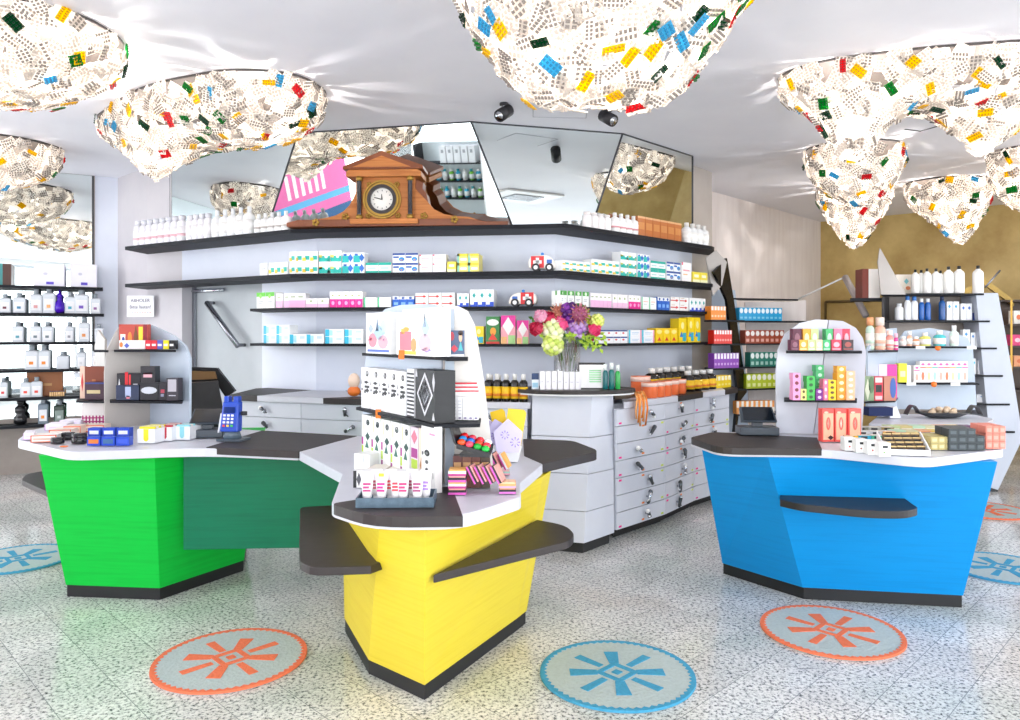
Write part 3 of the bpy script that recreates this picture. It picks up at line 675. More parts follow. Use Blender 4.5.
V2(f3, z3b, [uq(356, 3.66), uq(434, 2.94), uq(480, 2.97), uq(481, 3.17), (-.268, 3.118), uq(368, 3.74)])
V2(f3, HT(357.5, 3.05), [uq(446, 3.02), uq(468, 3.04), uq(468, 3.155), uq(447, 3.12)])
for u, v in ((402, 354), (379, 413)):
    Y = 3.66-(u-356)/78*.72 - (.0 if v > 400 else -.02); x = (u-510)/FP*Y
    MB().prism([(x-.013, Y-.016), (x+.013, Y-.024), (x+.013, Y-.021), (x-.013, Y-.013)], HT(v+5, Y), HT(v-4, Y), TAG).build('price_tag', f3)
# twin stands behind the blue counter
YS = 5.7
ct = thing('service_counter', 'pale grey rear counter behind the soaps on the blue counter', 'counter', (3.1, 5.9, 0))
cp = PP(.95, (868, 424), (985, 424), (994, 419), (975, 414.5), (880, 414))
slab('worktop', ct, cp, .90, .95, SLAB, .04)
MB().prism(PP(.0, (885, 540), (950, 540), (930, 520), (890, 520)), 0.0, .898, LAM, PP(.9, (875, 426), (975, 426), (960, 420), (885, 420))).build('counter_body', ct)
f4 = thing('display_stand', 'wide arched display stand behind the blue counter, with round orange price dots', 'display stand', (3.1, 5.9, .95), group='arched display stands on the counters')
A4, E4 = uq(897, 5.95), uq(977, 5.9)
panel('pale_wing', A4, E4, [(897, 421), (897, 342), (905, 331), (930, 328), (950, 331), (968, 338), (973, 350), (975, 380), (977, 421)], .018, FIN, f4)
panel('left_wing', uq(868, 5.6), A4, [(868, 424), (868, 350), (874, 338), (886, 329), (897, 328), (897, 421)], .018, FIN, f4)
sshelf(f4, uq(897, 5.93), uq(968, 5.88), HT(346.5, 5.78), .13, tags=((.25, 'dot'), (.12, 'card'), (.5, 'card')))
sshelf(f4, uq(897, 5.93), uq(974, 5.88), HT(383, 5.78), .13, tags=((.22, 'dot'), (.05, 'card'), (.38, 'card')))
V2(f4, HT(350.5, 5.65), [uq(868, 5.52), uq(898, 5.7), uq(898, 5.9), uq(872, 5.6)]); V2(f4, HT(400.5, 5.6), [uq(864, 5.5), uq(895, 5.6), uq(898, 5.88), uq(870, 5.58)])
# tall shelf unit with the leaning white side panel
YU = 7.3
tu = thing('shelf_unit', 'tall shelf unit with leaning white side panel, behind the blue counter', 'shelf unit', (4.2, YU, 0))
panel('leaning_side_panel', uq(970, YU), uq(1040, YU), [(985, 486), (990, 440), (985, 390), (976, 293), (998, 293), (1012, 370), (1020, 420), (1022, 440), (998, 490)], .25, plaster('leaning_panel_laminate', '#b4bbc8', '#c0c6d2', 2, .4), tu)
MB().prism([uq(984, YU+.02), uq(998, YU+.02), uq(998, YU+.24), uq(984, YU+.24)], 0, .06, PLINTH).build('plinth', tu)
panel('back_panel', uq(880, YU+.27), uq(1000, YU+.27), [(884, 480), (884, 294), (976, 294), (984, 350), (992, 420), (996, 480)], .02, TAUPE, tu)
panel('side_panel', uq(884, YU-.02), uq(889, YU+.26), [(884, 480), (884, 297), (892, 297), (892, 478)], .02, mat('#26262a', .4), tu)
US = {}
for k, (v, u0, u1) in enumerate(((293.5, 881, 984), (320.5, 884, 990), (347.5, 885, 997), (375, 885, 1003), (403.5, 885, 1010), (431, 885, 1015))):
    z = HT(v, YU); US[k] = z
    MB().prism([uq(u0, YU-.02), uq(u1, YU-.02), uq(u1-4, YU+.26), uq(u0+2, YU+.26)], z-.018, z, SHELF).build('shelf', tu)
sl = panel('triangular_sail_panel', uq(870, YU-.03), uq(910, YU-.03), [(881, 294.5), (878, 262), (880, 248), (906, 294.5)], .015, FINW, tu)
MB().tube([(uq(1000, 8.6)[0], 8.6, 2.3), (uq(985, 8.6)[0], 8.6, 2.1)], .012, STEEL).build('support_rod', tu)
# dark wall shelf at the far right edge
fs = thing('shelf_unit', 'dark brown shelf unit cut off by the right edge', 'shelf unit', (6.2, 9.2, 0)); BR = mat('#4a3320', .4)
MB().prism([uq(985, 9.6), uq(1080, 9.2), uq(1080, 9.24), uq(985, 9.64)], .3, HT(300, 9.6), BR).build('back_panel', fs)
panel('gable', uq(980, 9.5), uq(1060, 9.1), [(955, 295), (984, 278), (1014, 300), (1014, 306), (984, 284), (955, 302)], .2, mat('#b5984f', .4, .3), fs)
for v in (300, 324, 346, 367, 390): 
    z = HT(v, 9.1); MB().prism([uq(1000, 9.1), uq(1080, 8.9), uq(1080, 9.2), uq(1000, 9.55)], z-.02, z, mat('#3a281a', .4)).build('shelf', fs)
MB().prism([uq(1010.5, 9.0), uq(1012.5, 9.0), uq(1012.5, 9.02), uq(1010.5, 9.02)], .3, HT(300, 9.0), BRASS).build('post', fs)

# ================================================================ RACKS LEFT AND RIGHT
ll = [(-6.3, 7.44), (-4.50, 8.43)]           # front line of the mirror shelves
LZ = {}
for k, (v, u1, lb) in enumerate(((286, 103, 'topmost dark shelf before the left mirror, carrying two white boxes'), (313, 104, 'second dark shelf before the left mirror, carrying a purple flask'),
        (342, 95, 'third dark shelf before the left mirror, with grey bottles'), (369.5, 92, 'fourth dark shelf before the left mirror, with two big grey bottles'),
        (397, 88, 'fifth dark shelf before the left mirror, with a brown board'), (425.5, 45, 'lowest short dark shelf at the left edge, with three dark bottles'))):
    x, yy, _ = hit(ll, 50 if k < 5 else 25); z = HT(v, yy); LZ[k] = z
    p0, p1 = Vector(ll[0]), Vector(hit(ll, u1)[:2])
    o = MB().prism([p0, p1, p1-ln*.27, p0-ln*.27], z-.03, z, SHELF).build('wall_shelf', loc=(p1.x, p1.y, z-.03)); tag(o, lb, 'shelf', 'dark shelves before the left mirror')
# rack of tea boxes right of the shelf wall
rk = thing('shelf_unit', 'slim shelf rack of colourful tea boxes right of the drawers', 'shelf unit', (2.9, 7.7, 0))
RL = [uq(712, 7.55), uq(745, 7.75)]; RR = [uq(734, 7.9), uq(808, 8.25)]
panel('left_back_panel', uq(700, 8.1), uq(748, 8.1), [(712, 500), (712, 290), (735, 290), (748, 390), (748, 500)], .02, FIN, rk)
panel('right_back_panel', uq(733, 8.4), uq(812, 8.55), [(752, 505), (745, 302), (790, 302), (806, 300), (806, 505)], .02, BEIGE, rk)
panel('black_fin', uq(725, 7.8), uq(760, 8.25), [(731, 470), (738, 392), (727, 300), (714, 272), (727, 258), (734, 300), (741, 350), (747, 392), (741, 400)], .03, mat('#141416', .2), rk)
panel('tilted_cap_panel', uq(700, 7.74), uq(730, 7.76), [(713, 296), (706, 258), (716, 250), (727, 262), (722, 285)], .02, FINW, rk)
RZ = {}
for k, v in enumerate((320.5, 343.5, 367, 389)):
    z = HT(v, 7.95); RZ[k] = z
    MB().prism([RR[0], RR[1], (RR[1][0]+.02, RR[1][1]+.26), (RR[0][0]+.1, RR[0][1]+.3)], z-.016, z, SHELF).build('shelf', rk)
    if k < 3: MB().prism([RL[0], RL[1], (RL[1][0]-.02, RL[1][1]+.25), (RL[0][0], RL[0][1]+.3)], z-.016, z, SHELF).build('shelf', rk)
z = HT(298.5, 8.1); MB().prism([uq(728, 7.95), uq(798, 8.25), uq(798, 8.4), uq(740, 8.3)], z-.012, z, SHELF).build('shelf', rk)
z5 = HT(413, 7.95)
MB().prism([uq(737, 7.8), uq(777, 7.9), uq(778, 8.2), uq(738, 8.1)], z5-.016, z5, SHELF).build('shelf', rk)
MB().tube([(uq(798, 8.3)[0], 8.3, HT(299, 8.3)), (uq(845, 8.0)[0], 8.0, HT(277, 8.0))], .009, WHITE).build('canopy_edge', rk)
MB().tube([(uq(845, 8.0)[0], 8.0, HT(277, 8.0)), (uq(866, 7.6)[0], 7.6, HT(316, 7.6))], .035, mat('#a79d9a', .3)).build('canopy_arm', rk)
# ================================================================ PRODUCTS
def pk(w, d, h, base, dec=(), top=None, side=None, rough=.4):
    """carton: front faces -y; dec = (x0, x1, z0, z1, colour[, shape]) in fractions of the front"""
    mb = MB(); B = mat(base, rough); mb.box(-w/2, w/2, 0, d, 0, h, B)
    e = .0012
    for q in dec:
        x0, x1, z0, z1, c = q[:5]
        if len(q) > 5:
            cx, cz, r = -w/2+w*(x0+x1)/2, h*(z0+z1)/2, min(w*(x1-x0), h*(z1-z0))/2
            k = {'o': 12, 'd': 4, 't': 3}[q[5]]; a0 = {'o': 0, 'd': 0, 't': math.pi/2}[q[5]]
            sx, sz = w*(x1-x0)/2/r, h*(z1-z0)/2/r
            mb.xz([(cx+r*sx*math.cos(a0+6.2832*i/k), cz+r*sz*math.sin(a0+6.2832*i/k)) for i in range(k)], -e*1.4, 0, mat(c, rough))
        else: mb.box(-w/2+w*x0, -w/2+w*x1, -e, .0, h*z0, h*z1, mat(c, rough))
    if top: mb.box(-w/2+.001, w/2-.001, .001, d-.001, h, h+.0008, mat(top, rough))
    if side:
        mb.box(-w/2-.001, -w/2, .004, d-.004, h*.1, h*.9, mat(side, rough)); mb.box(w/2, w/2+.001, .004, d-.004, h*.1, h*.9, mat(side, rough))
    return mb.mesh('carton')
T_ = '#8a8f9c'
def lines(c=T_, x0=.2, x1=.8, z=.6, n=2, s=.1): return [(x0, x1-(.15 if i % 2 else 0), z-i*s-.035, z-i*s, c) for i in range(n)]
ST = {
 'plain': ('#eceef2', lines()),
 'teal_edge': ('#f2f4f4', [(0, .45, .15, .45, '#f2d340'), (.35, .9, .25, .6, '#25b8a8')]),
 'teal_wave': ('#f4f6f6', [(0, 1, .05, .55, '#12b9ac'), (0, .3, .4, .62, '#f3d648'), (.5, .8, .35, .6, '#f4f6f6', 'o'), (.75, 1, .05, .3, '#f3c93a')]),
 'teal_blue': ('#f2f5f8', [(0, .6, .05, .7, '#18b6b4'), (.5, 1, .1, .9, '#2a6fc8', 'd'), (.1, .4, .7, .9, '#2a5fb8')]),
 'teal_stripe': ('#f3f6f6', [(0, 1, 0, .22, '#10b09e'), (0, 1, .75, 1, '#10b09e'), (.15, .8, .4, .55, '#b9d9d6')]),
 'dark_teal': ('#0b4a50', [(.1, .9, .3, .6, '#1d7a86')]),
 'blue_swish': ('#f3f5f9', [(0, 1, .8, 1, '#2a4f9a'), (.05, .5, .5, .68, '#2f5fae'), (.5, .95, .15, .6, '#2c8fd6', 'o'), (.6, .9, .2, .4, '#f08a2a', 'd')]),
 'pink_line': ('#f6f4f4', [(0, .12, .85, 1, '#e0567a'), (.15, .8, .55, .62, '#e6a0aa'), (.15, .6, .35, .4, '#e9b36a')]),
 'yellow_low': ('#f2e04a', [(0, 1, 0, .3, '#f7f3c8'), (.2, .8, .5, .75, '#fbf8dc')]),
 'yellow_grn': ('#f4e67a', [(0, 1, .7, 1, '#e8d33a'), (0, .2, 0, 1, '#8fd0b8'), (.3, .9, .25, .5, '#ffffff')]),
 'green_top': ('#f3f5f2', [(0, 1, .74, 1, '#5cc32a'), (.3, .6, .62, .9, '#8edc5c', 'o')] + lines(z=.45)),
 'green_dk': ('#f2f4f1', [(0, 1, .72, 1, '#3d9c34'), (.3, .7, .72, .98, '#d9efd2', 'o')] + lines(z=.5)),
 'pink_low': ('#f4f1f4', [(0, 1, 0, .5, '#eeb6dc'), (.2, .7, .7, .78, '#a6b48a')]),
 'pink_flat': ('#f6f3f5', [(0, 1, 0, .4, '#efc3e0'), (.3, .6, .6, .8, '#9ab06c', 'd')]),
 'magenta': ('#f5f3f4', [(0, 1, 0, .52, '#ea1f94'), (.25, .75, .15, .4, '#f7a8d4', 'o'), (.3, .6, .7, .78, '#a8b46c')]),
 'green_side': ('#f4f5f4', [(0, .12, 0, 1, '#63cb98'), (.25, .85, .6, .66, '#e6b0a0'), (.25, .7, .4, .45, '#b8bcc6')]),
 'blue_box': ('#1c62c8', [(0, 1, .72, 1, '#f0f3f8'), (.25, .7, .74, .95, '#2b52a0', 'o'), (.2, .8, .2, .45, '#7fb0ea')]),
 'red_arrow': ('#f5f4f3', [(.0, .6, .42, .56, '#d8403c'), (.5, .85, .3, .68, '#d8403c', 'd'), (.1, .5, .8, .86, '#c8a08a')]),
 'teal_dot': ('#f4f6f8', [(.3, .75, .5, .82, '#19a8a4', 'd'), (.5, 1, 0, .28, '#2350c8'), (0, .5, 0, .12, '#2350c8')]),
 'cyan_side': ('#f1f5f8', [(0, .22, 0, .95, '#38b8da'), (.22, .4, .1, .85, '#a8def0'), (.6, .9, .5, .8, '#c8ddea')]),
 'cyan_both': ('#f1f4f8', [(0, .12, 0, 1, '#48c2dc'), (.9, 1, 0, 1, '#f0a0b8'), (.25, .8, .55, .62, '#9ac0e0'), (.25, .7, .35, .4, '#9ac0e0')]),
 'yellow_mix': ('#f6d512', [(.1, .6, .15, .45, '#3a7fd0', 't'), (.5, .95, .05, .4, '#2bb0c8'), (.3, .7, .55, .85, '#fbf0a0', 'o')]),
 'yellow_red': ('#f7cf10', [(.2, .8, .05, .4, '#e2402c', 't'), (.15, .85, .6, .9, '#fbe98a', 'o')]),
 'navy_red': ('#f2f3f6', [(0, 1, .8, 1, '#28468c'), (.2, .6, .4, .7, '#d84848', 'd')]),
 'tall_green': ('#2f7f3c', [(.05, .95, .66, .9, '#f5f7f2', 'o'), (.1, .9, .05, .4, '#e2402c', 't'), (.3, .75, .3, .6, '#f0a030', 'o'), (0, 1, 0, .08, '#d03020')]),
 'tall_pink': ('#f4a8b4', [(0, 1, .6, 1, '#ea2f9c'), (.1, .9, .3, .95, '#fbf6f4', 'd'), (.5, 1, 0, .3, '#a8d488'), (0, .4, 0, .25, '#f0b878')]),
 'sky_bars': ('#19a5dc', [(.1, .9, .55, .95, '#f2f8fb', 'o'), (.2, .8, .15, .3, '#7ecbe8')]),
 'brown_bars': ('#a8472a', [(.1, .9, .55, .95, '#f2ece8', 'o'), (.2, .8, .12, .35, '#e0a898')]),
 'teal_bars': ('#1f7f6c', [(.1, .9, .55, .95, '#eef6f2', 'o'), (.2, .8, .12, .35, '#a6d0c4')]),
 'lime_bars': ('#bccd1a', [(.1, .9, .55, .95, '#f6f8e6', 'o'), (.2, .8, .12, .35, '#e8ee9a')]),
 'orange_bars': ('#f08a14', [(.15, .85, .7, .98, '#fdf0e0'), (.2, .8, .2, .35, '#fbd0a0')]),
 'red_bars': ('#e8261c', [(.15, .85, .7, .98, '#fdf0ee'), (.2, .8, .2, .35, '#f8a8a0')]),
 'purple_bars': ('#8a30b4', [(.15, .85, .62, .98, '#f4ecf8'), (.2, .8, .2, .35, '#c890dc')]),
 'yellow_bars': ('#f2d21a', [(.15, .85, .62, .95, '#fbf6d8'), (.2, .8, .2, .35, '#fbe98a')]),
 'orange_check': ('#f49a3a', [(0, .5, .5, 1, '#fdf2e6'), (.5, 1, 0, .5, '#fdf2e6')]),
}
PROD = []
def row(pl, Z, u0, u1, n, vt, style, desc, where, name='medicine_box', cat='box', depth=.10, inset=.04, layers=1, group=None, gap=.96, me=None, last=None):
    """n cartons side by side between two columns of the picture, on a shelf whose front line is pl"""
    p0 = hit(pl, u0); p1 = hit(pl, u1)
    h = (HT(vt, (p0[1]+p1[1])/2) - Z) / layers
    total = math.hypot(p1[0]-p0[0], p1[1]-p0[1]); w = total/n*gap
    base, dec = ST[style] if isinstance(style, str) else style
    m = me(w, h) if me else pk(w, depth, h*.985, base, dec)
    for L in range(layers):
        for i in range(n):
            u = u0 + (u1-u0)*(i+.5)/n if abs(p0[2]-p1[2]) > .01 else None
            if u is None:
                f = (i+.5)/n; x, y, an = p0[0]+(p1[0]-p0[0])*f, p0[1]+(p1[1]-p0[1])*f, p0[2]
            else: x, y, an = hit(pl, u)
            x += -math.sin(an)*inset; y += math.cos(an)*inset
            lay = (' %s layer' % ('lower', 'upper', 'top')[L]) if layers > 1 else ''
            pos = (ORD[i] + ' from left,' if n > 1 else '')
            lb = (desc + (', ' if pos or lay else ' ') + pos + lay + (', ' if lay else ' ') + where).replace('  ', ' ').replace(',,', ',')
            place(name, m, (x, y, Z + L*h + .0005), an + random.uniform(-.015, .015), lb, cat, group or (desc + 's ' + where))
def bottle(w, h, body, cap, label=None, dec=None, shape='round', glass=False, capr=.42, neck=.78):
    def f(w_, h_):
        w = w_; h = h_; mb = MB(); B = mat(body, .18, trans=.5 if glass else 0, vary=.02); r = w/2
        if shape == 'flat':
            pts = rounded([(-r, -r*.55), (r, -r*.55), (r, r*.55), (-r, r*.55)], r*.3, 3)
            def ring(s, z): return [(x*s, y*s, z) for x, y in pts]
            mb.rings([ring(1, 0), ring(1, h*neck*.94), ring(.85, h*neck), ring(.4, h*(neck+.03))], B, True, False)
        else: mb.lathe([(r*.94, 0), (r, h*.03), (r, h*neck*.88), (r*.85, h*neck*.96), (r*.45, h*(neck+.03)), (r*.4, h*(neck+.06))], B, n=14)
        mb.lathe([(r*capr, h*(neck+.03)), (r*capr, h*.995), (r*capr*.9, h)], mat(cap, .35), n=12)
        if label:
            if shape == 'flat':
                mb.box(-r*.72, r*.72, -r*.55-.0015, -r*.55, h*.1, h*neck*.72, mat(label, .5))
                if dec: mb.box(-r*.35, r*.25, -r*.55-.003, -r*.55-.001, h*.2, h*.32, mat(dec, .5))
            else:
                mb.lathe([(r*1.015, h*.12), (r*1.015, h*neck*.72)], mat(label, .5), n=14)
                if dec: mb.lathe([(r*1.03, h*.2), (r*1.03, h*.3)], mat(dec, .5), n=14)
        return mb.mesh('bottle')
    return f
# ---- top shelf
s1 = 'on the top shelf'
row(F, Z1, 132, 182, 8, 218, 'plain', 'small white jar', s1 + ' at far left', 'apothecary_jar', 'jar', me=bottle(0, 0, '#eceaf0', '#dcdce4', '#f7f5f8', '#e2b6c0', capr=.7, neck=.8), group='white jars at the left end of the top shelf')
row(F, Z1, 184, 208, 4, 214, 'plain', 'medium white jar', s1 + ' beside the column', 'apothecary_jar', 'jar', me=bottle(0, 0, '#eceaf0', '#dcdce4', '#f7f5f8', capr=.7, neck=.82), group='white jars at the left end of the top shelf')
row(F, Z1, 210, 250, 5, 208, 'plain', 'tall clear stoppered bottle', s1 + ' left of the clock', 'apothecary_bottle', 'bottle', me=bottle(0, 0, '#f2f4f6', '#e6eaee', '#fbfafa', capr=.35, neck=.72), group='stoppered bottles left of the clock')
row(F, Z1, 252, 286, 5, 212, 'plain', 'short clear stoppered bottle', s1 + ' next to the clock', 'apothecary_bottle', 'bottle', me=bottle(0, 0, '#f2f4f6', '#e6eaee', '#fbfafa', '#b8b4b0', capr=.4, neck=.72), group='stoppered bottles left of the clock')
row(F, Z1, 588, 614, 4, 213, 'plain', 'white ceramic jar', s1 + ' right of centre', 'apothecary_jar', 'jar', me=bottle(0, 0, '#f3eeee', '#ece6e4', capr=.75, neck=.84), inset=.05, group='pale jars on the right of the top shelf')
row(F, Z1, 615, 640, 4, 214, 'plain', 'pale stoppered bottle', s1 + ' beside the amber jars', 'apothecary_bottle', 'bottle', me=bottle(0, 0, '#f3f1f0', '#e4e0de', '#fffdfb', '#d89aa0', capr=.4, neck=.75), group='pale jars on the right of the top shelf')
row(F, Z1, 641, 685, 6, 219, ('#b8682c', [(.1, .9, .35, .7, '#c98444'), (0, 1, .9, 1, '#d9a878')]), 'amber brown square jar', s1 + ' at right', 'apothecary_jar', 'jar', depth=.09, group='amber jars on the top shelf')
row(F, Z1, 687, 710, 4, 224, 'plain', 'clear glass stoppered bottle', s1 + ' at the right end', 'apothecary_bottle', 'bottle', me=bottle(0, 0, '#f0f0f0', '#e0dcd8', '#fbf8f4', capr=.45, neck=.76), group='clear bottles at the right end of the top shelf')
# ---- second shelf
s2 = 'on the second shelf'
R2 = lambda *a, **k: row(F, Z2, *a, **k)
R2(256, 264, 1, 263, 'plain', 'single tiny white box', s2 + ' above the doorway')
R2(265, 284, 3, 262, 'teal_edge', 'small white and teal box', s2 + ' at left', layers=1)
R2(285, 316, 4, 251, 'teal_edge', 'white box with teal mark', s2 + ' at left', layers=2)
R2(317, 340, 2, 250, 'teal_wave', 'white teal and yellow box', s2, layers=2)
R2(340.5, 363, 2, 252, 'teal_blue', 'teal and blue box', s2, layers=2)
R2(364, 390, 2, 262, 'teal_stripe', 'teal striped box', s2 + ' beneath the clock')
R2(391, 417, 2, 252.5, 'blue_swish', 'white box with blue swirl', s2, layers=2)
R2(418, 445, 2, 254, 'pink_line', 'white box with fine pink print', s2, layers=2)
R2(446, 455, 1, 261, 'yellow_low', 'small yellow box', s2 + ' between white and yellow boxes')
R2(456, 478, 2, 253, 'yellow_grn', 'pale yellow box', s2, layers=2, depth=.2)
R2(566, 594, 4, 261, 'teal_edge', 'white box with teal edge', s2 + ' behind flowers', layers=2)
R2(595, 623, 4, 260, 'teal_edge', 'flat white teal box', s2 + ' at right', layers=2)
R2(624, 640, 2, 252, 'teal_wave', 'teal and yellow box', s2 + ' right', layers=3)
R2(641, 653, 2, 254, 'teal_blue', 'blue and teal box', s2 + ' right', layers=3)
R2(654, 669, 2, 261, 'teal_stripe', 'teal striped box', s2 + ' at right', layers=2)
R2(670, 684, 2, 262, 'blue_swish', 'white box with blue swirl', s2 + ' right', layers=2)
R2(685, 695, 1, 262, 'pink_line', 'plain white box', s2 + ' near the right end')
R2(696, 711, 2, 272, 'yellow_low', 'small white and yellow box', s2 + ' at the right end')
# ---- third shelf
s3 = 'on the third shelf'
R3 = lambda *a, **k: row(F, Z3, *a, **k)
R3(253, 271, 2, 292, 'green_top', 'white box with lime green top', s3)
R3(272, 303, 4, 293, 'pink_low', 'white and pale pink box', s3)
R3(304, 327, 2, 298, 'pink_flat', 'flat pale pink box', s3)
R3(328, 361, 5, 291, 'magenta', 'white and magenta box', s3)
R3(362, 390, 2, 297, 'green_side', 'white box with green edge', s3)
R3(391, 413, 3, 296, 'blue_box', 'bright blue box', s3)
R3(414, 454, 3, 292.5, 'red_arrow', 'white box with red arrow', s3, layers=2)
R3(456, 468, 2, 293, 'teal_dot', 'small white box with teal diamond', s3)
R3(469, 493, 3, 289, 'teal_dot', 'tall white box with teal diamond', s3, depth=.2)
R3(556, 593, 5, 291, 'green_dk', 'white box with green top', s3 + ' behind flowers')
R3(594, 615, 5, 293, 'pink_low', 'white and pale pink box', s3 + ' at right')
R3(616, 631, 3, 294, 'pink_flat', 'pale pink box', s3 + ' at right')
R3(632, 644, 3, 295, 'magenta', 'magenta box', s3 + ' at right')
R3(645, 660, 2, 297, 'green_side', 'white box with green edge', s3 + ' at right')
R3(661, 673, 3, 297, 'blue_box', 'blue topped box', s3 + ' at right')
R3(674, 692, 2, 297, 'red_arrow', 'white box with red arrow', s3 + ' right', layers=2)
R3(693, 709, 4, 298, 'teal_dot', 'white box with teal diamond', s3 + ' at the right end')
# ---- fourth shelf
s4 = 'on the lowest wall shelf'
R4 = lambda *a, **k: row(F, Z4, *a, **k)
R4(260, 286, 2, 325, 'cyan_side', 'white box with cyan edge', s4, layers=2)
R4(287.5, 322, 2, 334, 'cyan_side', 'low white cyan box', s4)
R4(323, 362, 2, 329, 'cyan_side', 'wide white cyan box', s4, layers=2)
R4(473, 483, 1, 326, 'yellow_mix', 'small yellow and blue box', s4 + ' beside the display stand')
R4(485, 499, 1, 316, 'tall_green', 'tall green box with white oval and red fruit', s4, depth=.08)
R4(500, 515, 1, 315, 'tall_pink', 'taller pink and white box', s4 + ' next to the green one', depth=.08)
R4(516, 528, 1, 320, 'tall_pink', 'shorter pink and white box', s4 + ' left of the flowers', depth=.08)
R4(602, 631, 4, 330, 'navy_red', 'white box with navy edge', s4, layers=2)
R4(632, 658, 2, 330, 'cyan_both', 'white box with cyan pink edges', s4, layers=2)
R4(659, 681, 3, 328, 'yellow_red', 'yellow box with red print', s4 + ' at right')
R4(682, 690, 1, 318, 'yellow_mix', 'tall yellow and blue box', s4 + ' at right')
R4(691, 704, 2, 317, 'yellow_mix', 'yellow and blue box', s4 + ' at the right end')
# ---- toy ambulances
def ambulance(u0, u1, Z, vt, label, flip):
    x0, y0, an = hit(F, (u0+u1)/2); w = (u1-u0)/FP*y0; h = HT(vt, y0)-Z
    t = thing('toy_ambulance', label, 'toy', (x0-math.sin(an)*.12, y0+math.cos(an)*.12, Z), an + (math.pi if False else 0), 'wooden toy ambulances')
    s = -1 if flip else 1; k = w; CW = mat('#f3ece4', .3)
    o = [(-.48, .16), (-.50, .55), (-.42, .78), (-.2, .86), (.18, .86), (.34, .74), (.47, .5), (.5, .2), (.44, .14)]
    MB().xz(rounded([(s*a*k, b*h) for a, b in o], .02, 3), -.05, .05, CW).build('body', t, world=False, bev=.008)
    for wx in (-.22, .27):
        q = MB()
        q.rings([[(s*wx*k+r*math.cos(6.283*i/16), y, .034+r*math.sin(6.283*i/16)) for i in range(16)] for r, y in ((.034, -.062), (.034, -.045))], BLACK)
        q.rings([[(s*wx*k+r*math.cos(6.283*i/16), y, .034+r*math.sin(6.283*i/16)) for i in range(16)] for r, y in ((.018, -.064), (.018, -.062))], WHITE)
        q.rings([[(s*wx*k+r*math.cos(6.283*i/16), y, .034+r*math.sin(6.283*i/16)) for i in range(16)] for r, y in ((.034, .045), (.034, .062))], BLACK)
        q.build('wheel', t, world=False)
    cx = s*(-.16)*k; cz = h*.5; a = .055
    q = MB().box(cx-a, cx+a, -.0515, -.05, cz-a*.9, cz+a*.9, C('#d8262c'))
    q.box(cx-.014, cx+.014, -.053, -.0515, cz-a*.65, cz+a*.65, WHITE).box(cx-a*.65, cx+a*.65, -.053, -.0515, cz-.014, cz+.014, WHITE)
    q.build('red_cross_emblem', t, world=False)
    MB().box(s*.27*k-.022, s*.27*k+.022, -.052, -.05, h*.42, h*.62, C('#3f6fc0')).build('window', t, world=False)
    MB().lathe([(.012, 0), (.014, .02), (.004, .026)], C('#3f8fe0'), (0, 0, h*.86), 10).build('blue_light', t, world=False)
ambulance(527, 555, Z2, 251.5, 'white wooden toy ambulance with red cross on the second shelf', False)
ambulance(507, 536, Z3, 289.5, 'white wooden toy ambulance with red cross on the third shelf', True)

# ================================================================ CLOCK
k = .0086; cx0, cy0 = uq(385, 6.42); ck = thing('mantel_clock', 'ornate carved wooden clock with brass ringed dial on the top shelf', 'clock', (cx0, cy0, Z1+.001), R(-3))
def cpt(u, v): return ((u-385)*k, (226.5-v)*k)
def cxz(pts, y0, y1, m, nm, bev=.0, par=None): return MB().xz([cpt(*p) for p in pts], y0, y1, m).build(nm, par or ck, world=False, bev=bev)
WD = mat('#7a3f1c', .35, vary=.15, scale=30); WL = stained_wood('clock_light_walnut', '#a9622f', '#c07c45', '#d49a62')
cxz([(288, 226), (288, 222), (300, 219), (470, 219), (488, 222), (510, 222), (510, 226)], -.10, .14, WD, 'base', .004)
cxz([(357, 220), (357, 176), (417, 176), (417, 220)], -.06, .14, WL, 'case', .003)
cxz([(353, 224), (353, 219), (421, 219), (421, 224)], -.13, .14, WL, 'step', .004)
cxz([(349, 177), (349, 172), (352, 170), (420, 170), (424, 172), (424, 177)], -.12, .15, WL, 'cornice', .004)
cxz([(346, 170), (346, 167), (385, 152), (426, 166.5), (426, 170)], -.13, .15, WD, 'pediment', .004)
cxz([(356, 168), (385, 157), (414, 168)], -.136, -.129, WL, 'pediment_field')
arcL = [(357, 180)]+[(357-46*math.sin(t)**1.0*1.0, 180+36*(1-math.cos(t))) for t in [i*math.pi/2/12 for i in range(1, 13)]]
def sweep(s):                                # hollow curved side wings
    pts = [(357, 190), (354, 197), (350, 204), (344, 210), (336, 214), (326, 216.5), (312, 218), (300, 220), (300, 222), (357, 222)]
    if s > 0: pts = [(417, 178), (425, 182), (424, 188), (428, 193), (430, 202), (436, 209), (446, 214), (458, 216), (472, 217), (486, 221), (417, 222)]
    return pts
cxz(sweep(-1), -.05, .02, WL, 'side_wing', .004); cxz(sweep(1), -.05, .10, WD, 'side_wing', .004); cxz([(417, 188)]+sweep(1)[4:9]+[(484, 222), (417, 222)], -.07, -.045, WL, 'wing_face', .003)
for u in (361.5, 412.5):
    x, _ = cpt(u, 0); q = MB().lathe([(.024, (226.5-217)*k), (.02, (226.5-213)*k), (.02, (226.5-181)*k), (.025, (226.5-177)*k)], mat('#2c2a30', .2), (x, -.09, 0), 14)
    q.lathe([(.03, (226.5-219)*k), (.028, (226.5-214.5)*k)], BRASS, (x, -.09, 0)).lathe([(.027, (226.5-181)*k), (.032, (226.5-176.5)*k)], BRASS, (x, -.09, 0)); q.build('column', ck, world=False)
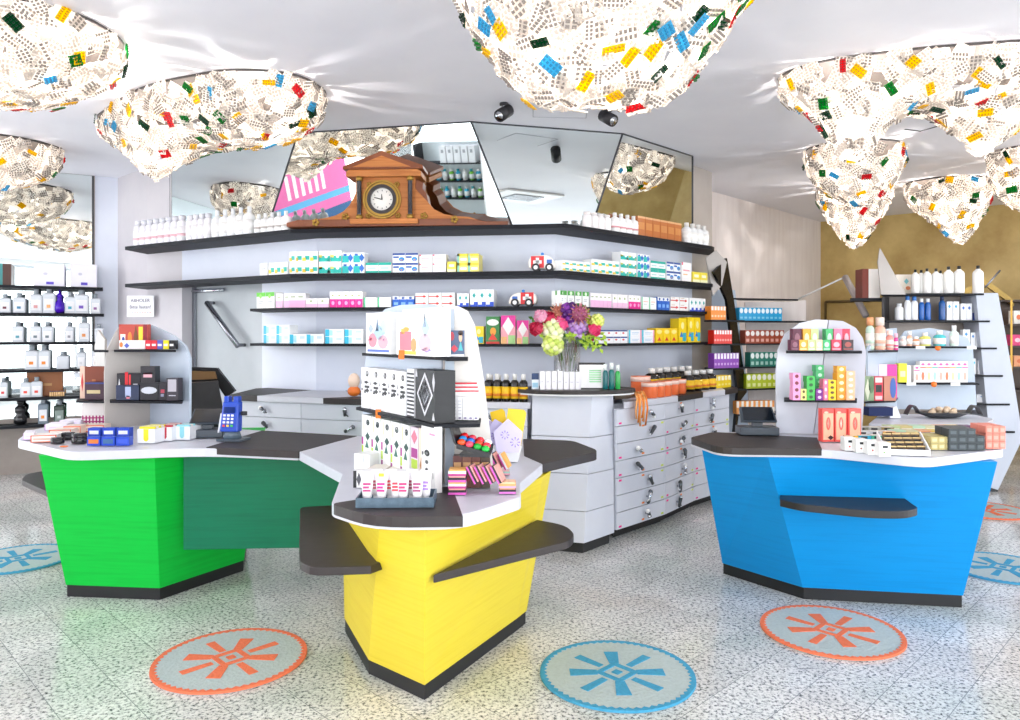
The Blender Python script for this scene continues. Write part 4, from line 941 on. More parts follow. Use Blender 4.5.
def disc(r0, r1, y0, y1, m, nm, c=cpt(384, 199), par=None, n=32):
    mb = MB()
    if r0: 
        R4_ = [(r0, y0), (r1, y0), (r1, y1), (r0, y1), (r0, y0)]
        mb.rings([[(c[0]+r*math.cos(6.2832*i/n), y, c[1]+r*math.sin(6.2832*i/n)) for i in range(n)] for r, y in R4_], m, False)
    else: mb.rings([[(c[0]+r1*math.cos(6.2832*i/n), y, c[1]+r1*math.sin(6.2832*i/n)) for i in range(n)] for y in (y0, y1)], m)
    return mb.build(nm, par or ck, world=False)
disc(.125, .165, -.085, -.06, BRASS, 'brass_ring'); disc(.145, .152, -.095, -.085, mat('#7a5a20', .4, .6), 'ring_bead'); disc(.098, .126, -.10, -.06, mat('#2a2224', .3), 'dark_bezel'); dl = disc(0, .098, -.07, -.062, C('#f1eee8'), 'dial')
mb = MB()
for i in range(12):
    a = i*math.pi/6; c = cpt(384, 199); p = (c[0]+.082*math.cos(a), c[1]+.082*math.sin(a)); q = (c[0]+.07*math.cos(a), c[1]+.07*math.sin(a)); mb.tube([(p[0], -.072, p[1]), (q[0], -.072, q[1])], .003, C('#2a2a2a'), 5)
mb.build('hour_marks', dl, world=False); c = cpt(384, 199)
MB().tube([(c[0], -.074, c[1]), (c[0]-.068, -.074, c[1]+.018)], .004, C('#1a1a1a'), 5).build('minute_hand', dl, world=False)
MB().tube([(c[0], -.077, c[1]), (c[0]-.004, -.077, c[1]+.045)], .006, C('#1a1a1a'), 5, .002).build('hour_hand', dl, world=False)
for u, v in ((371, 184), (399, 184), (370, 215), (400, 215), (347, 216), (426, 216), (318, 222), (457, 220)):
    x, z = cpt(u, v); r = .022 if u in (371, 399, 370, 400) else .03
    mb = MB()
    for j in range(5): mb.ball((x+r*.7*math.cos(j*1.257), -.075 if u not in (318, 457) else -.11, z+r*.7*math.sin(j*1.257)), r*.5, BRASS, 7, sy=.6)
    mb.build('brass_rosette', ck, world=False)
# ================================================================ THINGS ON COUNTERS AND STANDS
def put(name, label, cat, u0, u1, vb, vt, Z, depth=.06, base='#eeeeee', dec=(), rz=0, group=None, top=None, me=None, dz=0, Y=None, side=None):
    """carton standing on height Z whose lower front edge is seen in row vb between columns u0 and u1"""
    if Y is None: Y = (CH-Z)*FP/(vb-HZ)
    w = (u1-u0)/FP*Y; h = (vb-vt)/FP*Y if Y is None or True else 0
    if dz: h = h
    x = ((u0+u1)/2-510)/FP*Y; m = me(w, h) if me else pk(w, depth, h, base, dec, top, side)
    return place(name, m, (x, Y, Z+dz+.0045), rz, label, cat, group)
def putY(name, label, cat, u0, u1, Y, Z, vt, **k):       # same with a given distance, height from row vt
    vb = HZ + (CH-Z)*FP/Y
    return put(name, label, cat, u0, u1, vb, vt, Z, Y=Y, **k)
# ---- bottles before the left mirror
GB = lambda dec=None, lab='#f1f1f4', b='#d6dbe2': bottle(0, 0, b, '#9aa3ab', lab, dec, 'flat', neck=.76)
def mrow(kk, items, where, z=None):
    for i, (u0, u1, vt, f, desc) in enumerate(items):
        x, y, an = hit(ll, (u0+u1)/2); x += -ln.x*.12; y += -ln.y*.12; Z = LZ[kk]
        w = (u1-u0)/FP*y; h = HT(vt, y)-Z; me = f(w, h)
        place('bottle', me, (x, y, Z+.001), an*.9, desc + ' ' + where, 'bottle', 'grey bottles before the left mirror')
for (u0, u1, p) in ((36, 62, 'left'), (72, 95, 'right')):
    x, y, an = hit(ll, (u0+u1)/2); 
    place('storage_box', pk((u1-u0)/FP*y, .2, HT(264, y)-LZ[0], '#ece9f6', [(.4, .65, .08, .2, '#5a46c8'), (.3, .45, .5, .62, '#c8c6d8', 'o')]), (x-ln.x*.04, y-ln.y*.04, LZ[0]+.001), an*.95, 'white box with small violet print, %s one on the top mirror shelf' % p, 'box', 'white boxes on the top mirror shelf')
x, y, an = hit(ll, 4); place('storage_box', pk(.11, .2, HT(263, y)-LZ[0], '#4a2418', [(.0, .3, .0, 1, '#3a8a88')]), (x-ln.x*.1, y-ln.y*.1, LZ[0]+.001), an, 'dark brown upright box at the left end of the top mirror shelf', 'box')
mrow(1, [(-1, 9, 294, GB('#7a3a4a'), 'leftmost grey bottle, cut by the picture edge,'), (13, 24, 293, GB('#4a90b8'), 'small grey bottle with blue dot'), (30, 41, 289, GB('#e0a0a0'), 'tall grey bottle with dark cap'), (43, 54, 287, GB('#f0b070'), 'taller pale grey bottle left of the purple flask'),
    (65, 75, 292, GB('#4ab0c8'), 'grey bottle right of the purple flask'), (75, 88, 289, GB('#7a5ac0'), 'large grey bottle with violet dot'), (91, 100, 294, GB('#9a6aa0'), 'small grey bottle at the right end')], 'on the second mirror shelf')
def flask(w, h): return MB().lathe([(w*.2, 0), (w*.46, h*.1), (w*.5, h*.25), (w*.4, h*.42), (w*.22, h*.55), (w*.2, h*.68), (w*.28, h*.7), (w*.25, h*.8), (w*.08, h*.88), (w*.07, h)], mat('#4c1ac0', .12), n=18).mesh('flask')
mrow(1, [(54, 64, 290, flask, 'round glossy purple flask with pointed stopper')], 'on the second mirror shelf')
mrow(2, [(12, 22, 322, GB('#50a0b0'), 'leftmost small grey bottle'), (30, 40, 322, GB('#7a8890'), 'second grey bottle'), (42, 52, 322, GB('#7a8890'), 'third grey bottle with tilted cap'), (65, 73, 322, GB('#a0a0a8'), 'slim grey bottle'), (79, 89, 317, GB('#f0a060'), 'tallest grey bottle'), (95, 103, 324, GB('#f08030'), 'grey bottle with orange dot, at the end')], 'on the third mirror shelf')
mrow(3, [(25, 37, 345, GB('#f09030'), 'large grey bottle with orange dot, left of its twin,'), (38, 49, 345, GB('#f09030'), 'large grey bottle with orange dot, right of its twin,'), (57, 68, 352, GB(None, '#d8dce2'), 'plain low silver canister'), (77, 85, 348, GB('#e0e0e4'), 'slim pale bottle'), (92, 101, 346, GB('#f07020'), 'pale bottle with orange label')], 'on the fourth mirror shelf')
mrow(4, [(-2, 6, 378, GB('#e04040'), 'grey bottle with red dot at the picture edge'), (20, 30, 378, GB('#e84a3a'), 'grey bottle with red dot, left of two,'), (31, 41, 377, GB('#e84a3a'), 'grey bottle with red dot, right of two,')], 'on the fifth mirror shelf')
x, y, an = hit(ll, 43.5)
place('cork_board', pk(.34, .03, HT(369.8, y)-LZ[4]-.02, '#a8622c', [(.4, .7, .4, .5, '#d09a5a')]), (x-ln.x*.2, y-ln.y*.2, LZ[4]+.001), an, 'brown board leaning behind the bottles on the fifth mirror shelf', 'board')
for i in range(7):
    x, y, an = hit(ll, 50+i*2.2); place('sample_vial', bottle(0, 0, '#f0c890', '#4a4a6a', capr=.8)(.018, .06), (x-ln.x*.08, y-ln.y*.08, LZ[4]+.001), an, 'tiny vial, %s from left, before the brown board on the fifth mirror shelf' % ORD[i], 'vial', 'tiny vials before the brown board')
def gourd(w, h): return MB().lathe([(w*.3, 0), (w*.5, h*.08), (w*.5, h*.3), (w*.3, h*.42), (w*.42, h*.52), (w*.42, h*.68), (w*.2, h*.78), (w*.2, h*.84), (w*.26, h*.85), (w*.26, h*.97), (w*.1, h)], mat('#17171a', .15), n=18).mesh('gourd')
mrow(5, [(13.5, 25, 400, gourd, 'black double-bellied bottle'), (38, 47, 398, GB('#f09030', '#eceef4', '#7a8896'), 'grey bottle with orange leaf label'), (54, 64, 400, GB('#d0d8d8', '#8a9a94', '#22382e'), 'dark green bottle')], 'on the lowest mirror shelf')
x, y, an = hit([(-6.3, 7.44), (-4.50, 8.43)], 59)
sh = MB().prism([hit(ll, 44)[:2], hit(ll, 68)[:2], (hit(ll, 68)[0]-ln.x*.25, hit(ll, 68)[1]-ln.y*.25), (hit(ll, 44)[0]-ln.x*.25, hit(ll, 44)[1]-ln.y*.25)], LZ[5]-.03, LZ[5]-.001, TAUPE).build('wall_shelf', loc=(x, y, LZ[5]-.03)); tag(sh, 'short taupe ledge under the dark green bottle at the mirror', 'shelf')

# ---- green counter
ZG = ZT
def stackbox(lb, u0, u1, vb, vt, d, base, dec, rz=0, top=None, dz=0, side=None, name='carton', cat='box', group=None, Z=None):
    return put(name, lb, cat, u0, u1, vb, vt, Z if Z is not None else ZG, depth=d, base=base, dec=dec, rz=rz, top=top, dz=dz, side=side, group=group)
OR = [(0, .04, 0, 1, '#e86a3a'), (.96, 1, 0, 1, '#e86a3a'), (0, 1, 0, .12, '#e86a3a'), (0, 1, .88, 1, '#e86a3a'), (.1, .9, .3, .6, '#d9b8a8')]
LI = [(0, .04, 0, 1, '#d8b0e0'), (0, 1, 0, .1, '#d8b0e0'), (.2, .8, .4, .6, '#e6d6ee')]
gf = 'flat cartons on the green counter'
stackbox('flat white and lilac carton at the left end of the green counter', 24, 33, 440.5, 434, .18, '#f3edf6', LI, .5, group=gf)
stackbox('flat white carton edged orange, front left on the green counter', 32, 55, 443, 436, .12, '#f6efe9', OR, .25, group=gf)
stackbox('flat cream carton with orange edge, lying behind the black tins', 50, 70, 437, 430.5, .14, '#f4e6da', OR, .2, group=gf)
stackbox('long flat lilac carton at the back of the green counter', 46, 66, 431, 425, .16, '#f3edf6', LI, .3, group=gf)
stackbox('flat peach carton next to the black compact tins', 64, 80, 434.5, 427, .12, '#f2d9c8', OR, .15, group=gf)
stackbox('flat peach carton behind the blue boxes, right end', 80, 103, 432.5, 426, .12, '#f4dccb', OR, .15, group=gf)
stackbox('pale lilac carton lying far back by the pink pouch box', 60, 80, 426, 421, .12, '#eee9f6', LI, .1, group=gf)
stackbox('white cloth box with magenta pattern beside the arched stand', 82, 105, 425, 404, .16, '#f1ece8', [(.02, .98, .28, .34, '#c43a80'), (.02, .98, .1, .16, '#c43a80')] + [(i*.14+.03, i*.14+.09, .05, .42, '#b8347a') for i in range(7)], .1)
def compact(w, h): return MB().lathe([(w*.48, 0), (w*.5, h*.2), (w*.5, h*.5), (w*.46, h*.56), (w*.5, h*.62), (w*.47, h*.95), (w*.3, h)], mat('#17181c', .2), n=20, sx=1, sy=.8).mesh('compact')
for i, (u0, u1, vb, vt, d) in enumerate(((51, 64, 444, 438, 'left'), (61, 75, 440, 433, 'middle'), (72, 87, 444, 434, 'right'))):
    put('compact_tin', 'black compact tin, %s of three on the green counter' % d, 'tin', u0, u1, vb, vt, ZG, me=compact, group='black tins on the green counter')
put('price_tag', 'small round orange price tag lying on the green counter edge', 'tag', 60, 68, 447.3, 446, ZG, me=lambda w, h: MB().lathe([(w/2, 0), (w/2, .003)], TAG, n=16, sy=.8).mesh('tag'))
for r_, (vb, vt, dzz) in enumerate(((446.5, 438, 0), (444, 436.5, .052))):
    for i in range(3):
        u0 = 87+i*14.5 + (1 if r_ else 0)
        c_ = ('#e07a30', '#3f6a94', '#3a5ad0')[i] if r_ == 0 else '#eef2fa'
        stackbox('%s small blue box, %s row on the green counter' % (('left', 'middle', 'right')[i], ('front', 'rear')[r_]), u0, u0+13, vb, vt, .045 if r_ == 0 else .06, '#1e48c0', [(.12, .88, .25, .75, c_)], 0, '#2a56cc', 0, group='small blue boxes on the green counter', Z=ZG) if r_ == 0 else \
        stackbox('%s small blue box, %s row on the green counter' % (('left', 'middle', 'right')[i], 'rear'), u0, u0+12, 441, 429, .05, '#1e48c0', [(.12, .88, .5, .8, c_)], 0, '#2a56cc', group='small blue boxes on the green counter')
for i, (u0, u1, vb, vt, c, cn) in enumerate(((137, 155, 444, 430, '#e8dc2a', 'yellow'), (157, 172, 441.5, 428, '#b8283a', 'red'), (174, 190, 440.5, 427.5, '#8fd0dc', 'turquoise'))):
    t = put('dispenser_box', 'white cut-out dispenser box filled with %s packs on the green counter' % cn, 'box', u0, u1, vb, vt, ZG, .14, '#eef0f4', [(.35, .65, .25, 1, c), (.38, .62, .12, .4, c, 'o')], -.1, 'white dispenser boxes on the green counter', top=None)
    w = (u1-u0)/FP*4.3; q = MB()
    for j in range(5): q.box(-w*.44, w*.44, .01+j*.026, .026+j*.026, (vb-vt)/FP*4.3, (vb-vt)/FP*4.3+.012, C(c if j % 2 == 0 else '#e9e4dc'))
    o = q.mesh('packs'); o2 = bpy.data.objects.new('sample_packs', o); COL.objects.link(o2); o2.parent = t; o2.location = (0, 0, .0005); o2['kind'] = 'stuff'; o2['label'] = cn + ' sample packs'
# arched stand: shelves
g1 = 'boxes on the arched stand of the green counter'
putY('carton', 'back carton printed red and gold, top shelf of the green counter stand', 'box', 119, 148, 4.99, zA, 325, depth=.04, base='#b8483a', dec=[(.05, .22, .05, .6, '#f0e4da'), (.1, .2, .2, .5, '#3a4aa0', 'o'), (.3, .45, .1, .7, '#e08a3a', 'o'), (.5, .66, 0, .95, '#7a4a2a', 'd'), (.68, .82, .1, .9, '#e8d83a'), (.84, .97, 0, 1, '#8a1f2a')])
putY('carton', 'long white carton with coloured figures, top shelf of the green counter stand', 'box', 119, 145, 4.92, zA, 341, depth=.05, base='#f2efec', dec=[(.02, .15, .2, .8, '#e8803a', 'o'), (.2, .4, .1, .7, '#5a6ac8', 'd')])
for i, c in enumerate(('#e0283c', '#d42a38', '#5a5cb8', '#eadb1a', '#1c1a1c')):
    putY('carton', '%s small carton on the top shelf of the green counter stand' % ('left red', 'right red', 'violet blue', 'bright yellow', 'black')[i], 'box', 145.5+i*5.9, 151+i*5.9, 4.91, zA, 341, depth=.05, base=c, dec=[(.1, .8, .35, .6, '#f4eeee')], group=g1)
BK = '#1b1b22'
putY('cosmetics_case', 'black case with red ribbons, left on the lower shelf of the green counter stand', 'case', 117, 140, 4.93, zB, 374, depth=.08, base=BK, dec=[(.0, .2, .0, .8, '#e8e8ec', 't'), (.35, .48, .1, 1.05, '#d8202c'), (.52, .6, .2, .95, '#e8343a'), (.7, .9, .4, .6, '#c8c8d0')])
putY('carton', 'navy blue carton in front of the case with red ribbons', 'box', 116, 139, 4.87, zB, 386, depth=.05, base='#22304e', dec=[(.4, .65, .2, .9, '#aab6d8'), (.45, .6, .1, .3, '#e88a9a')])
putY('carton', 'black carton with silver emblem, middle of the lower stand shelf', 'box', 140, 158, 4.86, zB, 383, depth=.08, base=BK, dec=[(.05, .95, .35, .75, '#c8ccd4', 'o'), (.2, .8, .4, .7, '#1b1b22'), (.3, .7, .45, .65, '#e8e8ee')])
o = put('carton', 'black square carton standing on top of the silver emblem carton', 'box', 140.5, 156, 0, 0, zB, base=BK) if False else None
def onbox(label, u0, u1, Y, Z, vt, **k): return putY('carton', label, 'box', u0, u1, Y, Z, vt, **k)
onbox('black carton with red lettering, topmost on the lower stand shelf', 140.5, 155, 4.865, zB+(HT(383, 4.86)-zB), 367, depth=.07, base='#26242a', dec=[(.2, .8, .3, .6, '#d8a8b0'), (.2, .8, .5, .6, '#d84a5a')])
putY('carton', 'narrow dark carton next to the silver emblem carton', 'box', 158.5, 166, 4.86, zB, 383, depth=.07, base='#232028', dec=[(.3, .8, .4, .6, '#b03a50'), (.3, .7, .2, .35, '#8a90a8')])
putY('carton', 'dark carton with pale window, right end of the lower stand shelf', 'box', 166.5, 178, 4.84, zB, 379, depth=.07, base='#38333c', dec=[(.12, .85, .4, .95, '#b8b4bc'), (.2, .8, .2, .24, '#c8c8d0')])
zc1 = HT(400, 5.05)
putY('carton', 'dark plum carton with gold script on the side shelf of the green counter', 'box', 85, 104, 5.03, zc1, 383, depth=.08, base='#3e2534', dec=[(.1, .8, .35, .55, '#c8b88a'), (.0, 1, .9, 1, '#2a3a78')])
putY('carton', 'red brown carton standing behind the plum carton', 'box', 80, 104, 5.12, zc1, 367, depth=.04, base='#7e3a22', dec=[(.0, .2, .0, 1, '#e0c0ac'), (.05, .15, .2, .8, '#c83a3a', 'd'), (.5, .65, .45, .6, '#a8643a')])
# card reader with blue handset, cash display
def reader():
    x, y = P(229, 442, ZT); t = thing('card_reader', 'blue handheld card reader standing in its charging cradle', 'card reader', (x, y+.05, ZT+.004), R(-8))
    BL = mat('#1c48b8', .3); W_ = mat('#d8dce4', .3)
    MB().prism(rounded([(-.075, -.06), (.09, -.06), (.09, .07), (-.075, .07)], .02), 0, .012, mat('#4a5560', .3)).build('base_plate', t, world=False)
    MB().lathe([(.055, .012), (.045, .05), (.035, .06)], mat('#5a6a78', .2), (0, .0, 0), 16).build('cradle_foot', t, world=False)
    mb = MB(); mb.rings([[(-.055, -.05, .055), (.06, -.05, .055), (.06, .01, .055), (-.055, .01, .055)], [(-.05, -.02, .23), (.05, -.02, .23), (.05, .035, .23), (-.05, .035, .23)]], BL); h = mb.build('handset', t, world=False, bev=.008)
    MB().rings([[(-.064, -.052, .05), (-.056, -.052, .05), (-.056, .0, .05), (-.064, .0, .05)], [(-.062, -.022, .16), (-.05, -.022, .16), (-.05, .02, .16), (-.062, .02, .16)]], W_).build('cradle_side', t, world=False)
    f = lambda z: -.05+.03*(z-.055)/.175-.002
    q = MB()
    for i in range(3):
        for j in range(4): z = .085+j*.02; q.box(-.035+i*.025, -.02+i*.025, f(z)-.003, f(z), z, z+.012, C(('#f0f2f6', '#f4f4f6', '#f0f2f6')[i] if j else ('#d84a4a', '#e8c83a', '#4ac85a')[i]))
    q.build('keypad', h, world=False)
    z = .175; MB().add([(-.036, f(.165)-.003, .165), (.036, f(.165)-.003, .165), (.034, f(.2)-.003, .2), (-.034, f(.2)-.003, .2)], [(0, 1, 2, 3)], mat('#0e2a70', .1)).build('screen', h, world=False)
    for s in (-1, 1): MB().box(s*.03-.016, s*.03+.016, -.015, .03, .225, .262, BL).build('paper_latch', h, world=False, bev=.006)
    MB().lathe([(.018, -.01), (.018, .012)], BLACK, (.075, 0, .16), 12).build('side_button', t, world=False)
reader()
def term(lb, u, v, Z, rz, w=.2):
    x, y = P(u, v, Z); t = thing('cash_register_display', lb, 'display', (x, y+.06, Z+.004), rz); M_ = mat('#39424c', .35)
    MB().box(-w*.5, w*.5, -.05, .09, 0, .05, M_).build('base', t, world=False, bev=.006); MB().box(-.03, .03, .0, .04, .05, .12, M_).build('neck', t, world=False)
    s = MB(); s.rings([[(-w*.46, -.04, .085), (w*.46, -.04, .085), (w*.46, -.015, .075), (-w*.46, -.015, .075)], [(-w*.42, .05, .17), (w*.42, .05, .17), (w*.42, .07, .155), (-w*.42, .07, .155)]], M_); hd = s.build('screen_housing', t, world=False, bev=.004)
    MB().add([(-w*.40, -.036, .094), (w*.40, -.036, .094), (w*.37, .04, .168), (-w*.37, .04, .168)], [(0, 1, 2, 3)], mat('#121820', .1)).build('screen', hd, world=False)
term('dark slanted cash register display at the edge of the green counter', 203, 439, ZT, R(8), .21)
term('dark slanted cash register display on the blue counter', 761, 436.5, ZT+.003, R(-4), .24)
# dark monitor seen from behind near the door
def monitor():
    Y = 5.55; x = uq(213, Y)[0]; t = thing('monitor', 'black monitor on a tilted stand behind the green counter', 'monitor', (x, Y, 0), 0)
    BKm = mat('#121214', .4)
    MB().rings([[(*uq(188, 5.4), HT(425, 5.4)), (*uq(226, 5.5), HT(425, 5.5)), (*uq(226, 5.55), HT(425, 5.5)), (*uq(188, 5.5), HT(425, 5.4))], [(*uq(188, 5.5), HT(383, 5.5)), (*uq(218, 5.6), HT(381, 5.6)), (*uq(218, 5.65), HT(381, 5.6)), (*uq(188, 5.6), HT(383, 5.5))]], BKm).build('housing', t)
    panel('frame', uq(186, 5.75), uq(240, 5.8), [(188, 425), (188, 367), (217, 368), (235, 391), (226, 398), (216, 383), (188, 383)], .05, BKm, t)
    panel('wooden_shelf', uq(186, 5.70), uq(240, 5.72), [(188, 380), (188, 371), (214, 371.5), (216, 379)], .03, mat('#7a5a34', .5), t)
    MB().prism([uq(192, 5.45), uq(222, 5.45), uq(222, 5.6), uq(192, 5.6)], 0, HT(424, 5.45), mat('#26262a', .5)).build('cabinet_foot', t)
monitor()

# ---- blue counter: arched stand with tea boxes
COLS = {'plum': ('#5a1c38', '#8a5a6a'), 'orange': ('#f0a02a', '#fbe2b0'), 'pale green': ('#b9d88a', '#e9f4d4'), 'cream': ('#f0d0a8', '#fbeedd'), 'green': ('#3fae68', '#bfe6cc'), 'crimson': ('#c4304c', '#efb0bc'), 'dark': ('#3a2a30', '#a8524a'), 'pink': ('#f07898', '#fbd0dc'),
        'yellow': ('#f4d21c', '#5a3a10'), 'rose': ('#f2a0cc', '#7a2a3a'), 'grass green': ('#3fb84e', '#1c5a2a'), 'purple': ('#7a1c8a', '#e8c8ee'), 'peach': ('#f4b890', '#fbe0cc'), 'lemon': ('#f0ee8a', '#5a4a1a')}
def tea(cn, u0, u1, Y, Z, vt, where, lev=0):
    b, d = COLS[cn]; putY('tea_box', '%s tea box %s' % (cn, where), 'box', u0, u1, Y, Z, vt, depth=.055, base=b, dec=[(.2, .8, .3, .8, d, 'o'), (.1, .9, .08, .18, d)], group='tea boxes on the blue counter stand')
s_ = lambda v, Y: (HT(v, Y))
Yt = 4.50; hb_ = HT(340.5, Yt)-z2a
w1 = 'front row, upper shelf of the blue counter stand'
for cn, u0, u1 in (('plum', 791, 799), ('orange', 799.5, 807.5), ('pale green', 808, 815.5), ('cream', 816, 822.5), ('green', 823, 830.5), ('crimson', 831.5, 841.5), ('dark', 842.5, 853.5)): tea(cn, u0, u1, Yt, z2a, 340.5, w1)
for cn, u0, u1 in (('plum', 793, 801.5), ('orange', 803, 810.5), ('pale green', 811, 818.5), ('green', 826, 833), ('pink', 834, 842.5), ('crimson', 843, 850)): tea(cn, u0, u1, Yt+.06, z2a+(0), 329.5, 'rear row, upper shelf of the blue counter stand')
def stack(cn, u0, u1, Y, Z, vtop, n, where):
    h = (HT(vtop, Y)-Z)/n; b, d = COLS[cn]; me = pk((u1-u0)/FP*Y, .055, h*.97, b, [(.25, .75, .25, .8, d, 'o')])
    for i in range(n):
        place('tea_box', me, (((u0+u1)/2-510)/FP*Y, Y, Z+.0005+i*h), random.uniform(-.08, .08), '%s tea box, %s from the bottom of its stack, %s' % (cn, ORD[i], where), 'box', cn + ' tea box stack, lower shelf')
w2 = 'lower shelf of the blue counter stand'
stack('rose', 793, 800.5, Yt, z2b, 373, 4, 'left on the lower shelf'); stack('lemon', 801, 806.5, Yt, z2b, 389, 2, 'lower shelf'); stack('grass green', 807, 815, Yt, z2b, 376, 4, 'lower shelf')
stack('green', 816, 824, Yt+.08, z2b, 365, 5, 'lower shelf, back'); stack('purple', 816, 823, Yt-.003, z2b, 389, 2, 'lower shelf'); stack('pink', 823.5, 828, Yt, z2b, 379, 3, 'lower shelf'); stack('yellow', 828.5, 836, Yt, z2b, 380, 4, 'lower shelf')
stack('orange', 837, 846, Yt+.01, z2b, 366, 5, 'tallest, lower shelf'); stack('peach', 846.5, 855, Yt, z2b, 371, 5, 'right on the lower shelf')
for i, (u0, u1, r) in enumerate(((822, 834.5, .12), (835, 847, .1), (848, 862, .22))):
    put('chocolate_box', 'tall red and peach box with chocolate picture, %s of three' % ('left', 'middle', 'right')[i], 'box', u0, u1, 442.5, 409.5, ZT, .045, '#ee5a52', [(.08, .92, .06, .86, '#f6b896'), (.3, .7, .35, .75, '#e8685a', 'o'), (.42, .58, .4, .7, '#f8d8c4', 'd'), (.45, .95, .05, .2, '#3a1a18', 'd'), (.15, .5, .86, .92, '#f6c8b0', 'o')], r, 'tall chocolate boxes on the blue counter')
for i in range(4):
    u0 = 845+i*11.5; put('carton', 'white carton with black mark, %s from left in the front row of the blue counter' % ORD[i], 'box', u0, u0+11, 451.5+i*2.0, 438.5+i*1.8, ZT, .07, '#f3f3f2', [(.3, .75, .62, .8, '#1e2226'), (.35, .5, .25, .38, ('#c83a2a', '#8a3a2a', '#b84a3a', '#6aa84a')[i], 'o')] + ([(.85, .92, .2, .9, '#d8a83a')] if i == 0 else []), -.1, 'white cartons in front on the blue counter')
for j in range(3):
    for i in range(4):
        u0 = 846+i*13-j*1.5; c_ = (('#f0c020', '#28a8c8', '#3ab088', '#e8a048'), ('#8a9aa8', '#d8d8dc', '#c8ccd0', '#f0b860'), ('#6a6a58', '#8a8a74', '#b0b0a8', '#a8905a'))[j][i]
        put('carton', '%s lidded packet, row %s behind the white cartons' % (('yellow', 'turquoise', 'sea green', 'amber', 'slate', 'pale grey', 'silver', 'light amber', 'olive', 'khaki', 'stone', 'tan')[j*4+i], ('one', 'two', 'three')[j]), 'packet', u0, u0+12, 443-j*4.2, 436.5-j*4.2, ZT, .07, c_, [(.05, .95, .0, .45, '#e9e7e2'), (.2, .7, .55, .9, '#2a2a2e')], -.08, 'lidded packets on the blue counter', top='#dcd8d2')
# open display box with brown sachets
x, y = P(909, 456, ZT); t = thing('display_box', 'open white display box of brown sachets at the blue counter kink', 'display box', (x, y+.06, ZT+.004), R(-10))
MB().box(-.11, .11, -.07, .07, 0, .006, WHITE).xz([(-.11, .006), (.11, .006), (.11, .03), (-.11, .03)], -.07, -.065, WHITE).build('tray', t, world=False)
for s in (-1, 1):
    MB().rings([[(s*.11, -.07, .005), (s*.11, .07, .005), (s*.11, .07, .11), (s*.11, -.07, .035)], [(s*.105, -.07, .005), (s*.105, .07, .005), (s*.105, .07, .11), (s*.105, -.07, .035)]], WHITE).build('side_wall', t, world=False)
sm = pk(.043, .012, .04, '#5a4224', [(.1, .9, .3, .7, '#1a1a1e', 'o'), (0, 1, .85, 1, '#d8b87a')])
for i in range(4):
    for j in range(4): place('sachet', sm, (x-.08+i*.05+j*.006, y+.06-.045+j*.03, ZT+.011+j*.018), R(-10), 'brown sachet, %s from left in the %s row of the white display box' % (ORD[i], ORD[j]), 'sachet', 'brown sachets in the white display box')
# soaps
def soap_stack(cn, base, hi, u0, vb, nx, nz, ny, wpx, hpx, lab, where):
    Y = (CH-ZT)*FP/(vb-HZ); w = wpx/FP*Y; h = hpx/FP*Y; d = .085
    me = MB().prism(rounded([(-w/2, 0), (w/2, 0), (w/2, d), (-w/2, d)], .008, 2), 0, h*.96, mat(base, .5)); me.box(-w*.3, w*.3, -.001, 0, h*.25, h*.7, mat(hi, .5)); me = me.mesh('soap')
    for k_ in range(nz):
        for i in range(nx):
            for j in range(ny):
                if k_ == nz-1 and i == nx-1 and nz > 2 and cn != 'salmon': continue
                x = (u0+wpx*(i+.5)-510)/FP*Y
                place('soap_bar', me, (x+j*.012, Y+j*(d+.004), ZT+.0035+k_*h), R(-6) + random.uniform(-.03, .03), '%s soap bar, %s layer, %s from left, %s row' % (cn, ('lowest', 'middle', 'top')[k_], ORD[i], ('front', 'rear')[j]), 'soap', cn + ' soap bars on the blue counter')
soap_stack('olive yellow', '#c8b97a', '#ddd2a0', 931, 450.5, 3, 2, 2, 7.2, 6.6, '', '')
soap_stack('charcoal', '#3c4448', '#566064', 949, 451, 4, 3, 2, 9, 7.2, '', '')
soap_stack('salmon', '#f0907e', '#f6ab9b', 986, 449.5, 3, 3, 2, 6.6, 7.6, '', '')
# layered packets behind the soaps
pkc = [('#e8a878', 'terracotta'), ('#d8c88a', 'straw'), ('#b06aa8', 'mauve'), ('#e8c860', 'mustard'), ('#bfe0c0', 'mint'), ('#eadfd0', 'cream'), ('#6a3a62', 'aubergine'), ('#d8d2a8', 'sand'), ('#c8d8a0', 'pistachio'), ('#e9e2d6', 'ivory')]
for j in range(3):
    for i in range(7):
        c_, nm = pkc[(i*3+j*4) % 10]; u0 = 900+i*12.5-j*6; vb = 441.5-j*4.6
        put('soap_packet', '%s flat soap packet, %s from left, %s row behind the soap bars' % (nm, ORD[i], ('nearest', 'middle', 'farthest')[j]), 'packet', u0, u0+12, vb, vb-6.5 if j == 0 else vb-5.5, ZT, .09, c_, [(.1, .9, .3, .6, '#f4f0e4')], -.06, 'flat soap packets on the blue counter')
# mouse beside the register
put('computer_mouse', 'small black computer mouse beside the register on the blue counter', 'mouse', 739, 748, 434.5, 430, ZT, me=lambda w, h: MB().ball((0, 0, h*.5), w*.5, mat('#1a1c22', .25), 14, sx=1, sy=.7, sz=.55).mesh('mouse'))
